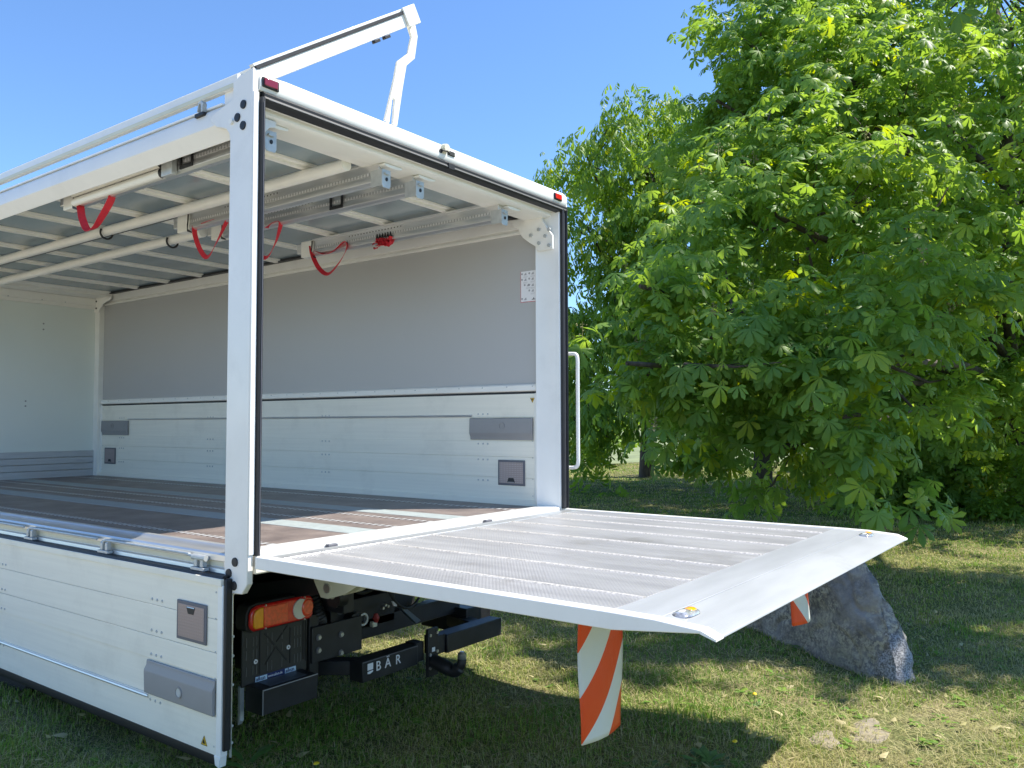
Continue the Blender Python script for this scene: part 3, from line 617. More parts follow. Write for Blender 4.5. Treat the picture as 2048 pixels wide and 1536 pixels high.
# rubber bush discs under the near bracket
MB().tube([(0.62, 0.20, 0.742), (0.68, 0.20, 0.742)], 0.050, 18).build('rubber_buffer', black, T)
MB().tube([(0.612, 0.20, 0.755), (0.6195, 0.20, 0.755)], 0.017, 14).build('buffer_bolt', cream, T)

# ------------------------------------------------------------ chassis and rear fittings
for x in (0.78, 1.56):
    MB().box(x, x+0.07, 0.30, 5.95, 0.62, 0.84).build('chassis_rail', blacksteel, T, 0.004)
for y in (0.5, 1.4, 2.9, 4.2, 5.6):
    MB().box(0.10, 2.33, y, y+0.06, 0.86, 0.955).build('cross_member', blacksteel, T, 0.003)
for x in (0.80, 1.58): MB().box(x, x+0.05, 0.14, 5.95, 0.841, 0.999).build('subframe_rail', blacksteel, T, 0.003)
MB().box(0.30, 2.10, 1.05, 1.09, 0.30, 0.86).build('lift_housing', blacksteel, T, 0.004)
MB().tube([(0.35, 0.92, 0.60), (2.05, 0.92, 0.60)], 0.07, 16).build('lift_torsion_tube', blacksteel, T)
MB().box(0.95, 1.45, 0.60, 1.04, 0.42, 0.60).build('lift_pump_box', blacksteel, T, 0.006)
# tail lamp
ty = 0.41
tl = MB().prism([(0.278, 0.655), (0.286, 0.632), (0.31, 0.622), (0.640, 0.622), (0.664, 0.636), (0.668, 0.672), (0.668, 0.705), (0.655, 0.728), (0.62, 0.738), (0.33, 0.738), (0.295, 0.728), (0.280, 0.70)], 'y', ty-0.035, ty+0.05).build('tail_lamp', blackplastic, T, 0.006)
yl = ty-0.036
MB().prism([(0.285, 0.66), (0.292, 0.640), (0.312, 0.630), (0.638, 0.630), (0.658, 0.642), (0.661, 0.675), (0.661, 0.702), (0.650, 0.722), (0.62, 0.731), (0.33, 0.731), (0.30, 0.722), (0.287, 0.70)], 'y', yl-0.022, yl).build('lamp_body', redlens, tl, 0.010)
MB().prism([(0.301, 0.650), (0.312, 0.640), (0.358, 0.640), (0.358, 0.721), (0.335, 0.721), (0.312, 0.712), (0.303, 0.695)], 'y', yl-0.028, yl-0.0205).build('amber_lens', amber, tl, 0.004)
MB().prism([(0.361, 0.641), (0.50, 0.641), (0.50, 0.720), (0.361, 0.720)], 'y', yl-0.0265, yl-0.0205).build('brake_lens', redlens2, tl, 0.004)
cres = [(0.575 + 0.045*math.cos(a), 0.681 + 0.043*math.sin(a)) for a in np.linspace(math.radians(60), math.radians(300), 16)]
cres += [(0.622 + 0.041*math.cos(a), 0.681 + 0.041*math.sin(a)) for a in np.linspace(math.radians(247), math.radians(113), 12)]
MB().prism(cres, 'y', yl-0.029, yl-0.0205).build('reverse_lens', clearlens, tl, 0.002)
MB().tube([(0.622, yl-0.0205, 0.681), (0.622, yl-0.028, 0.681)], [0.037, 0.030], 20).build('reflector', redlens2, tl)
for x, z in ((0.372, 0.727), (0.372, 0.634), (0.602, 0.727), (0.602, 0.634)): MB().cyl((x, yl-0.0235, z), 'y', 0.004, 0.006, 8).build('lamp_screw', bolt_m, tl)
for o in [tl] + list(tl.children):
    for v in o.data.vertices: v.co.x -= 0.032; v.co.z = 0.684 + (v.co.z-0.681)*1.16
# number plate holder
py = 0.435
ph = MB().prism([(0.262, 0.355), (0.642, 0.350), (0.646, 0.36), (0.648, 0.612), (0.636, 0.618), (0.27, 0.632), (0.262, 0.625)], 'y', py-0.012, py).build('plate_holder', blackplastic, T, 0.004)
pf = py-0.0125
def pbar(x0, z0, x1, z1, w, m=black, d=0.003, nm='plate_groove'):
    a = Vector((x0, z0)); b = Vector((x1, z1)); n_ = Vector((-(b-a).y, (b-a).x)).normalized()*w/2
    MB().prism([(a+n_)[:], (b+n_)[:], (b-n_)[:], (a-n_)[:]], 'y', pf-d, pf).build(nm, m, ph)
pbar(0.362, 0.40, 0.362, 0.608, 0.008); pbar(0.540, 0.41, 0.540, 0.585, 0.007)
pbar(0.388, 0.585, 0.445, 0.520, 0.007); pbar(0.455, 0.508, 0.520, 0.430, 0.007); pbar(0.392, 0.435, 0.450, 0.505, 0.006); pbar(0.458, 0.530, 0.525, 0.60, 0.006)
pbar(0.622, 0.41, 0.622, 0.60, 0.007); pbar(0.636, 0.40, 0.636, 0.605, 0.004); 
for x in (0.285, 0.322, 0.342, 0.405, 0.43, 0.49, 0.565, 0.585, 0.603):
    for z in (0.425, 0.50, 0.56):
        pbar(x, z-0.022, x, z+0.022, 0.0028, mat('groove_edge', (0.14, 0.14, 0.13), 0.5), 0.002, 'plate_rib')
for x, z in ((0.337, 0.463), (0.528, 0.490)):
    MB().tube([(x, pf, z), (x, pf-0.004, z)], 0.011, 16).build('plate_screw', paper, ph)
    MB().cyl((x, pf-0.005, z), 'y', 0.004, 0.002, 8).build('screw_slot', plastic_d, ph)
MB().box(0.335, 0.575, pf-0.003, pf-0.0005, 0.363, 0.391).build('plate_sticker', blue_m, ph)
MB().box(0.336, 0.402, pf-0.0042, pf-0.003, 0.364, 0.389).build('sticker_patch', paleblue, ph)
MB().box(0.508, 0.574, pf-0.0042, pf-0.003, 0.364, 0.389).build('sticker_patch', paleblue, ph)
RX = (math.radians(90), 0, 0)
text('sticker_lettering', 'aikun', 0.028, blue_m, ph, (0.338, pf-0.0045, 0.3695), RX, 0.90)
text('sticker_lettering', 'aikun', 0.028, blue_m, ph, (0.510, pf-0.0045, 0.3695), RX, 0.90)
text('sticker_lettering', 'www.aikun.de', 0.018, paper, ph, (0.408, pf-0.0035, 0.372), RX, 0.82)
# box bumper below it
bb = MB().prism([(0.300, 0.362), (0.300, 0.245), (0.432, 0.245), (0.432, 0.352), (0.420, 0.366)], 'x', 0.288, 0.612).build('corner_bumper', blacksteel, T, 0.003)
MB().box(0.288, 0.612, 0.2965, 0.2995, 0.3585, 0.3635).build('bumper_edge', plastic, bb)
MB().box(0.288, 0.2915, 0.2965, 0.2995, 0.246, 0.358).build('bumper_edge', plastic, bb)
MB().box(0.34, 0.56, 0.315, 0.41, 0.3655, 0.3675).build('bumper_pad', bluegrey, bb)
MB().prism([(0.435, 0.36), (0.45, 0.36), (0.45, 0.18), (0.435, 0.20)], 'x', 0.262, 0.285).build('bumper_stay', galv, bb)
# ribbed hose
hose = catmull([(0.72, 0.55, 0.80), (0.71, 0.46, 0.70), (0.74, 0.44, 0.60), (0.80, 0.50, 0.52)], 14)
MB().tube(hose, [0.030 + (0.005 if k % 2 else 0) for k in range(len(hose))], 12).build('ribbed_hose', black, T)
# underrun guard with maker's lettering
ug = MB().box(0.912, 1.332, 0.300, 0.40, 0.238, 0.346).build('underrun_beam', blacksteel, T, 0.004)
MB().box(1.583, 2.107, 0.300, 0.40, 0.245, 0.352).build('underrun_beam', blacksteel, T, 0.004)
MB().box(1.3325, 1.40, 0.315, 0.40, 0.245, 0.352).build('beam_link', blacksteel, ug, 0.003)
MB().box(1.49, 1.5825, 0.315, 0.40, 0.250, 0.358).build('beam_link', blacksteel, ug, 0.003)
MB().box(0.913, 1.33, 0.2982, 0.3002, 0.3405, 0.345).build('beam_edge', plastic_d, ug)
text('maker_lettering', 'B', 0.072, paper, ug, (1.005, 0.2975, 0.280), RX, 0.95)
text('maker_lettering', '\u00c4', 0.072, paper, ug, (1.072, 0.2975, 0.280), RX, 0.95)
text('maker_lettering', 'R', 0.072, paper, ug, (1.152, 0.2975, 0.280), RX, 0.95)
MB().prism([(0.946, 0.296), (0.985, 0.296), (0.985, 0.330), (0.946, 0.330)], 'y', 0.2968, 0.2985).build('maker_emblem', paper, ug, 0.0)
MB().prism([(0.946, 0.278), (0.962, 0.276), (0.985, 0.284), (0.985, 0.291), (0.946, 0.289)], 'y', 0.2968, 0.2985).build('maker_emblem', paper, ug, 0.0)
for x0, y1, z in ((0.72, 1.06, 0.30), (2.02, 1.06, 0.31)):
    MB().prism([(x0, 0.66), (x0+0.20, 0.401), (x0+0.30, 0.401), (x0+0.06, 0.74), (x0, 0.74)] if x0 < 1 else [(x0-0.10, 0.401), (x0+0.0, 0.401), (x0+0.06, 0.70), (x0, 0.74)], 'z', z-0.04, z+0.035).build('underrun_arm', blacksteel, T, 0.004)
arm_b = MB().box(0.66, 0.72, 0.42, 1.05, 0.25, 0.62).build('side_plate', blacksteel, T, 0.004)
for y, z in ((0.46, 0.49), (0.46, 0.42), (0.62, 0.47), (0.62, 0.37)):
    MB().tube([(0.640, y, z), (0.66, y, z)], 0.017, 6).build('bolt', bolt_m, arm_b)
MB().box(0.66, 1.0, 0.40, 0.418, 0.38, 0.56).build('end_plate', blacksteel, T, 0.003)
for x, z in ((0.70, 0.505), (0.70, 0.44), (0.85, 0.49), (0.85, 0.395)):
    b_ = MB().tube([(x, 0.387, z), (x, 0.3995, z)], 0.011, 6).build('hex_bolt', bolt_m, T)
    MB().ring((x, 0.397, z), 'y', 0.009, 0.0165, 0.004, 14).build('washer', plastic_d, T)
# coupling plate and hook
cpl = MB().box(1.402, 1.488, 0.285, 0.305, 0.150, 0.420).build('coupling_plate', blacksteel, T, 0.003)
for x, z in ((1.415, 0.385), (1.475, 0.392), (1.415, 0.275), (1.475, 0.285), (1.415, 0.20)): MB().tube([(x, 0.277, z), (x, 0.2845, z)], 0.009, 10).build('bolt', bolt_m, cpl)
MB().box(1.433, 1.458, 0.2825, 0.2848, 0.288, 0.312).build('type_plate', paper, cpl)
MB().tube(catmull([(1.445, 0.284, 0.235), (1.45, 0.20, 0.215), (1.46, 0.14, 0.20), (1.47, 0.10, 0.235), (1.475, 0.095, 0.27)], 6), [0.040]*9 + [0.036]*8 + [0.026]*8, 14).build('tow_neck', blacksteel, cpl)
MB().tube([(1.475, 0.095, 0.262), (1.475, 0.095, 0.275), (1.475, 0.095, 0.30), (1.475, 0.095, 0.312)], [0.017, 0.025, 0.025, 0.012], 14).build('tow_ball', bolt_m, cpl)
# sockets and small fittings on the cross beam
xb_ = MB().box(0.90, 2.05, 0.60, 0.66, 0.36, 0.47).build('coupling_beam', blacksteel, T, 0.004)
MB().tube([(1.09, 0.54, 0.50), (1.09, 0.60, 0.50)], 0.042, 16).build('trailer_socket', blackplastic, xb_)
MB().ring((1.125, 0.53, 0.498), 'y', 0.024, 0.036, 0.02, 18).build('socket_ring', galv, xb_)
MB().tube([(1.20, 0.50, 0.52), (1.20, 0.50, 0.495), (1.20, 0.50, 0.47)], [0.010, 0.021, 0.010], 12).build('coupling_cap', mat('dull_red_cap', (0.30, 0.035, 0.03), 0.5), xb_)
MB().box(1.235, 1.27, 0.56, 0.59, 0.425, 0.455).build('connector_tab', cream, xb_, 0.004)
MB().prism([(1.36, 0.53), (1.42, 0.51), (1.54, 0.42), (1.50, 0.41)], 'y', 0.47, 0.50).build('stay_plate', bluegrey, xb_, 0.002)
MB().prism([(1.33, 0.565), (1.37, 0.555), (1.365, 0.53), (1.345, 0.535)], 'y', 0.50, 0.51).build('connector_tab', paper, xb_)
MB().tube([(0.88, 0.55, 0.74), (0.88, 0.55, 0.71)], 0.014, 10).build('yellow_cap', yellow, xb_)
for x, z in ((1.27, 0.535), (1.29, 0.55), (1.31, 0.54)): MB().cyl((x, 0.52, z), 'y', 0.008, 0.02, 8).build('bolt', bolt_m, xb_)
MB().tube(catmull([(0.97, 0.56, 0.72), (0.95, 0.55, 0.62), (0.96, 0.54, 0.56), (1.03, 0.54, 0.565)], 6), 0.006, 8).build('air_line', plastic_d, xb_)
MB().box(2.0, 2.25, 0.5, 0.9, 0.24, 0.40).build('battery_box', blacksteel, T, 0.006)

# cables and hoses looped under the tail
for pts, r_ in (([(0.74, 0.46, 0.82), (0.82, 0.44, 0.66), (0.95, 0.47, 0.60), (1.06, 0.52, 0.55)], 0.009), ([(0.90, 0.50, 0.84), (0.98, 0.46, 0.70), (1.12, 0.48, 0.66), (1.30, 0.52, 0.72), (1.36, 0.55, 0.84)], 0.011),
                ([(1.22, 0.50, 0.80), (1.28, 0.47, 0.62), (1.40, 0.46, 0.52), (1.56, 0.50, 0.56), (1.66, 0.55, 0.76)], 0.008), ([(0.62, 0.48, 0.80), (0.60, 0.46, 0.74), (0.55, 0.44, 0.73), (0.48, 0.44, 0.745)], 0.008),
                ([(1.60, 0.48, 0.84), (1.70, 0.44, 0.60), (1.85, 0.46, 0.50), (1.98, 0.52, 0.48)], 0.010)):
    MB().tube(catmull(pts, 8), r_, 8).build('cable', black, T)
# rear wheels
def wheel(x, y, r, w, parent):
    prof = [(r*0.58, -w/2), (r*0.80, -w/2), (r*0.95, -w*0.46), (r, -w*0.34), (r, w*0.34), (r*0.95, w*0.46), (r*0.80, w/2), (r*0.58, w/2)]
    n = 36; vs = []; fs = []
    for k in range(n):
        a = 2*math.pi*k/n
        for q, d in prof: vs.append((x+d, y+q*math.cos(a), r+q*math.sin(a)))
    m_ = len(prof)
    for k in range(n): fs += [(k*m_+i, k*m_+(i+1) % m_, ((k+1) % n)*m_+(i+1) % m_, ((k+1) % n)*m_+i) for i in range(m_)]
    wh = MB().add(vs, fs).build('wheel', tyre_m, parent)
    MB().tube([(x-w*0.45, y, r), (x-w*0.30, y, r), (x+w*0.30, y, r), (x+w*0.45, y, r)], [r*0.60, r*0.54, r*0.54, r*0.60], 24).build('rim', galv, wh)
    return wh
for x in (0.16, 0.40, 2.02, 2.26): wheel(x, 2.40, 0.375, 0.205, T)
MB().prism([(2.40+0.46*math.cos(a), 0.375+0.46*math.sin(a)) for a in np.linspace(0.15, math.pi-0.15, 16)] + [(2.40+0.44*math.cos(a), 0.375+0.44*math.sin(a)) for a in np.linspace(math.pi-0.15, 0.15, 16)], 'x', 0.04, 0.52).build('mudguard', blackplastic, T)
MB().tube([(0.2, 2.40, 0.375), (2.2, 2.40, 0.375)], 0.07, 14).build('rear_axle', blacksteel, T)

# ------------------------------------------------------------ load bars hanging under the roof
bar_def = [(0.150, 0.10, 1.86, 'load bar with two round white rails beside the open side'),
           (0.870, 0.10, 1.86, 'second load bar from the open side, ending behind the near rear post'),
           (1.125, 0.10, 1.87, 'third load bar from the open side, with a black buckle at mid length'),
           (1.885, 0.10, 1.87, 'load bar nearest the grey side board, with red straps on it')]
for i, (x, y0, y1, lab) in enumerate(bar_def):
    Lb = thing('load_bar', 'aluminium ' + lab, 'load bar', (x, 0.95, 2.95), 'load bars under the truck roof')
    MB().prism([(x-0.030, 2.967), (x+0.030, 2.967), (x+0.030, 2.957), (x+0.022, 2.955), (x+0.022, 2.905), (x+0.028, 2.900), (x+0.028, 2.885), (x+0.014, 2.870), (x-0.014, 2.870), (x-0.028, 2.880), (x-0.028, 2.896), (x-0.022, 2.905), (x-0.022, 2.955), (x-0.030, 2.957)], 'y', y0+0.03, y1).build('profile', alu, Lb, 0.001)
    MB().box(x-0.0245, x-0.0222, y0+0.10, y1-0.02, 2.909, 2.921).build('tooth_strip', tooth_m, Lb)
    MB().box(x-0.0236, x-0.0222, y0+0.85, y1-0.38, 2.938, 2.944).build('hole_row', hole_m, Lb)
    MB().box(x-0.033, x+0.033, y1+0.0005, y1+0.13, 2.868, 2.962).build('end_block', white2, Lb, 0.006)
    MB().box(x-0.024, x+0.024, y1+0.131, y1+0.19, 2.895, 2.955).build('end_nose', alu, Lb, 0.006)
    MB().prism([(y1-0.006, 2.955), (y1+0.004, 2.955), (y1+0.004, 2.875), (y1-0.045, 2.858), (y1-0.045, 2.850), (y1+0.010, 2.864), (y1+0.012, 2.90)], 'x', x-0.036, x-0.0335).build('end_clip', black, Lb, 0.001)
    br = MB().prism([(x-0.032, 2.925), (x+0.030, 2.925), (x+0.030, 2.862), (x+0.022, 2.850), (x-0.024, 2.850), (x-0.032, 2.862)], 'y', y0-0.004, y0).build('end_bracket', galv, Lb, 0.001)
    MB().box(x-0.032, x-0.029, y0+0.0005, y0+0.08, 2.858, 2.925).build('bracket_cheek', galv, Lb)
    MB().tube([(x, y0-0.008, 2.885), (x, y0-0.0045, 2.885)], 0.008, 10).build('bracket_hole', black, Lb)
    MB().box(x-0.02, x+0.01, y0-0.018, y0-0.0045, 2.903, 2.911).build('bracket_tab', galv, Lb)
    if i in (0, 2):
        yc = 0.72 if i == 0 else 0.74
        MB().box(x-0.036, x-0.0255, yc-0.055, yc-0.043, 2.88, 2.955).build('buckle_frame', black, Lb, 0.002)
        MB().box(x-0.036, x-0.0255, yc+0.043, yc+0.055, 2.88, 2.955).build('buckle_frame', black, Lb, 0.002)
        MB().box(x-0.036, x-0.0255, yc-0.0425, yc+0.0425, 2.943, 2.955).build('buckle_frame', black, Lb, 0.002)
        MB().box(x-0.036, x-0.0255, yc-0.0425, yc+0.0425, 2.88, 2.896).build('buckle_frame', black, Lb, 0.002)
    if i == 0:
        for dx, dz in ((-0.040, 2.925), (-0.034, 2.885)):
            MB().tube([(x+dx-0.010, 0.92, dz), (x+dx-0.010, 1.83, dz)], 0.019, 12).build('round_rail', white2, Lb)
            MB().tube([(x+dx-0.010, 0.905, dz), (x+dx-0.010, 0.9195, dz)], [0.012, 0.021], 12).build('rail_end_cap', black, Lb)
        MB().box(x-0.062, x-0.031, 0.80, 0.895, 2.862, 2.945).build('bracket_plate', galv, Lb, 0.003)
        MB().box(x-0.055, x-0.040, 0.835, 0.875, 2.946, 2.958).build('bracket_top', galv, Lb, 0.002)

for o in bpy.data.objects:      # the bars hang a little deeper than their bare profile
    if o.parent is not None and o.parent.name.startswith('load_bar'):
        for v in o.data.vertices: v.co.z = 2.967 - (2.967 - v.co.z)*1.28

# ------------------------------------------------------------ red straps
def ribbon(name, pts, width, label, side=(1, 0, 0), twist=0.0, n=9):
    P = catmull(pts, n); vs = []; fs = []; s0 = Vector(side).normalized(); th = 0.0012
    for i, p in enumerate(P):
        d = (P[min(i+1, len(P)-1)]-P[max(i-1, 0)]).normalized(); t_ = i/(len(P)-1)
        a = (s0 - d*s0.dot(d)).normalized(); a = Matrix.Rotation(twist*math.sin(2*math.pi*t_*0.9)+twist*0.5, 3, d) @ a; b = d.cross(a).normalized()
        for sx, sz in ((-1, -1), (1, -1), (1, 1), (-1, 1)): vs.append(p + a*sx*width/2 + b*sz*th)
    m_ = len(P)
    for i in range(m_-1): fs += [(i*4+k, i*4+(k+1) % 4, (i+1)*4+(k+1) % 4, (i+1)*4+k) for k in range(4)]
    fs += [(3, 2, 1, 0), tuple(range((m_-1)*4, m_*4))]
    o = MB().add(vs, fs).build(name, red_m); tag(o, label, 'strap', 'red straps hanging from the load bars'); return o
ribbon('lashing_strap', [(0.135, 1.82, 2.868), (0.128, 1.80, 2.83), (0.12, 1.76, 2.76), (0.12, 1.70, 2.690), (0.125, 1.63, 2.690), (0.13, 1.55, 2.75), (0.14, 1.49, 2.82), (0.145, 1.475, 2.868)], 0.040, 'short wide red strap hanging from the load bar beside the open side', (1, 0.25, 0), 0.55)
ribbon('lashing_strap', [(0.855, 1.82, 2.868), (0.85, 1.80, 2.80), (0.85, 1.74, 2.70), (0.85, 1.66, 2.645), (0.85, 1.57, 2.72), (0.86, 1.50, 2.82), (0.862, 1.47, 2.87), (0.855, 1.60, 2.878), (0.852, 1.72, 2.866)], 0.030, 'deep thin red strap loop just left of the near rear post', (1, 0.2, 0), 0.8)
ribbon('lashing_strap', [(1.10, 1.62, 2.868), (1.10, 1.58, 2.78), (1.10, 1.50, 2.69), (1.10, 1.40, 2.65), (1.10, 1.32, 2.72), (1.105, 1.28, 2.81), (1.105, 1.27, 2.862), (1.105, 1.33, 2.868), (1.10, 1.40, 2.84)], 0.032, 'red strap loop half hidden behind the near rear post', (1, 0.2, 0), 0.7)
ribbon('lashing_strap', [(1.855, 1.89, 2.915), (1.85, 1.86, 2.84), (1.85, 1.79, 2.74), (1.85, 1.69, 2.685), (1.85, 1.58, 2.745), (1.85, 1.50, 2.83), (1.852, 1.49, 2.885), (1.852, 1.53, 2.895), (1.85, 1.62, 2.85), (1.85, 1.72, 2.835), (1.85, 1.83, 2.87)], 0.034, 'red strap loop hanging against the grey side board', (1, 0.3, 0), 0.6)
bu = thing('strap_bundle', 'crumpled bundle of red strap on the load bar near the grey board', 'strap', (1.86, 1.12, 2.85), 'red straps hanging from the load bars')
rr = random.Random(3)
for k in range(5):
    c = Vector((1.855+0.01*rr.uniform(-1, 1), 1.06+0.035*k, 2.838+0.012*rr.uniform(-1, 1))); ra = rr.uniform(0.018, 0.030)
    P = [c + Vector((0.012*math.sin(3*a+k), ra*math.cos(a)*1.1, ra*math.sin(a))) for a in np.linspace(0, 5.6, 8)]
    o = ribbon('strap_coil', P, 0.030, 'x', (1, 0.3*k-0.5, 0.4), 0.4, 5)
    for kk in ('label', 'category', 'group'): del o[kk]
    o.parent = bu; o.location = -bu.location
for k in range(6):
    y = 1.04+0.026*k
    MB().tube([(1.848, y, 2.872), (1.846, y+0.008, 2.902), (1.850, y+0.018, 2.876)], 0.005, 6).build('cord_lashing', black, bu)

# ------------------------------------------------------------ warning flags under the platform
def flag_material():
    m = bpy.data.materials.new('red_white_reflective'); m.use_nodes = True
    n = m.node_tree.nodes; l = m.node_tree.links; b = n['Principled BSDF']; b.inputs['Roughness'].default_value = 0.3
    uv = n.new('ShaderNodeUVMap'); sp_ = n.new('ShaderNodeSeparateXYZ'); l.new(uv.outputs[0], sp_.inputs[0])
    # stripe phase = v*ka + u*kb + bend
    a = n.new('ShaderNodeMath'); a.operation = 'MULTIPLY'; a.inputs[1].default_value = -1.47; l.new(sp_.outputs[1], a.inputs[0])
    uu = n.new('ShaderNodeMath'); uu.operation = 'MULTIPLY_ADD'; uu.inputs[1].default_value = 0.22; uu.inputs[2].default_value = 0.78; l.new(sp_.outputs[0], uu.inputs[0])
    c = n.new('ShaderNodeMath'); c.operation = 'MULTIPLY_ADD'; l.new(uu.outputs[0], c.inputs[1]); l.new(sp_.outputs[0], c.inputs[0]); l.new(a.outputs[0], c.inputs[2])
    o_ = n.new('ShaderNodeMath'); o_.operation = 'ADD'; o_.inputs[1].default_value = 1.514; l.new(c.outputs[0], o_.inputs[0])
    f = n.new('ShaderNodeMath'); f.operation = 'FRACT'; l.new(o_.outputs[0], f.inputs[0])
    g = n.new('ShaderNodeMath'); g.operation = 'LESS_THAN'; g.inputs[1].default_value = 0.5; l.new(f.outputs[0], g.inputs[0])
    mx = n.new('ShaderNodeMix'); mx.data_type = 'RGBA'; mx.inputs[7].default_value = (0.90, 0.105, 0.02, 1); mx.inputs[6].default_value = (0.80, 0.82, 0.76, 1)
    l.new(g.outputs[0], mx.inputs[0]); l.new(mx.outputs[2], b.inputs['Base Color'])
    # fine weave of the reflective film
    w = n.new('ShaderNodeTexWave'); w.inputs['Scale'].default_value = 22; w.bands_direction = 'DIAGONAL'; l.new(uv.outputs[0], w.inputs[0])
    nz = n.new('ShaderNodeTexNoise'); nz.inputs['Scale'].default_value = 9; l.new(uv.outputs[0], nz.inputs[0])
    ad = n.new('ShaderNodeMath'); ad.operation = 'MULTIPLY_ADD'; ad.inputs[1].default_value = 0.12; l.new(w.outputs[1], ad.inputs[0]); l.new(nz.outputs[0], ad.inputs[2])
    bp = n.new('ShaderNodeBump'); bp.inputs['Strength'].default_value = 0.35; bp.inputs['Distance'].default_value = 0.01; l.new(ad.outputs[0], bp.inputs['Height']); l.new(bp.outputs[0], b.inputs['Normal'])
    tr = n.new('ShaderNodeBsdfTranslucent'); l.new(mx.outputs[2], tr.inputs[0]); ms = n.new('ShaderNodeMixShader'); ms.inputs[0].default_value = 0.3
    l.new(b.outputs[0], ms.inputs[1]); l.new(tr.outputs[0], ms.inputs[2]); l.new(ms.outputs[0], n['Material Output'].inputs[0])
    return m
flag_m = flag_material()
def flag(x0, x1, y, zb0, zb1, label, mirror):
    nu, nv = 14, 24; vs = []; uvs = []
    for j in range(nv+1):
        v = j/nv
        for i in range(nu+1):
            u = i/nu; x = x0 + (x1-x0)*u; zb = zb0 + (zb1-zb0)*u
            z = 1.0 + (zb-1.0)*v
            bulge = -0.018*math.sin(math.pi*u)*(0.25+v*0.9) + 0.006*math.sin(5*v+3*u)
            if mirror: bulge = -0.030*math.sin(math.pi*u)*(0.3+v) - 0.02*v
            vs.append((x, y+bulge, z)); uvs.append((1-u if mirror else u, 1-v))
    n1 = len(vs); fs = []
    W = nu+1
    for j in range(nv):
        for i in range(nu): fs.append((j*W+i, j*W+i+1, (j+1)*W+i+1, (j+1)*W+i))
    me = bpy.data.meshes.new('warning_flag'); me.from_pydata(vs, [], fs); ul = me.uv_layers.new(name='UVMap')
    for p in me.polygons:
        for li in p.loop_indices: ul.data[li].uv = uvs[me.loops[li].vertex_index]
    me.shade_smooth(); me.materials.append(flag_m)
    o = link('warning_flag', me); sm = o.modifiers.new('thickness', 'SOLIDIFY'); sm.thickness = 0.003
    tag(o, label, 'warning flag', 'warning flags under the tail lift'); return o
flag(0.105, 0.370, -1.545, 0.590, 0.575, 'large red and white striped warning flag hanging under the near platform edge', False)
flag(2.075, 2.345, -1.545, 0.572, 0.570, 'small looking red and white striped warning flag in front of the boulder', True)
# ------------------------------------------------------------ boulder
def boulder():
    bm = bmesh.new()
    pts = [(3.36,-1.80,-.15),(3.56,-1.86,-.15),(3.90,-1.74,-.15),(4.55,-1.25,-.15),(4.95,-.70,-.15),(4.85,-.25,-.15),(4.35,-.28,-.15),(3.92,-.85,-.15),(3.52,-1.50,-.15),
           (3.42,-1.74,.20),(3.56,-1.78,.32),(3.62,-1.62,.58),(3.70,-1.48,.74),(3.92,-1.20,.74),(4.25,-.78,.62),(4.55,-.55,.45),(4.20,-1.25,.66),(4.6,-.95,.45),(3.75,-1.15,.58),(4.15,-.62,.5)]
    vs = [bm.verts.new(p) for p in pts]
    bmesh.ops.convex_hull(bm, input=vs)
    bmesh.ops.triangulate(bm, faces=bm.faces)
    for _ in range(5): bmesh.ops.subdivide_edges(bm, edges=bm.edges, cuts=1, use_grid_fill=True)
    for _ in range(3): bmesh.ops.smooth_vert(bm, verts=bm.verts, factor=0.45, use_axis_x=True, use_axis_y=True, use_axis_z=True)
    bm.normal_update()
    for v in bm.verts:
        p = v.co
        d = 0.07*noise.noise(p*1.9+Vector((3, 1, 2))) + 0.025*noise.noise(p*4.5) + 0.014*noise.noise(p*11) + 0.008*noise.noise(p*26)
        r_ = noise.noise(p*2.6+Vector((9, 4, 1)))
        d -= 0.018*max(0, 0.06-abs(r_))/0.06
        v.co = p + v.normal*d
    me = bpy.data.meshes.new('boulder'); bm.to_mesh(me); bm.free(); me.shade_smooth(); return me
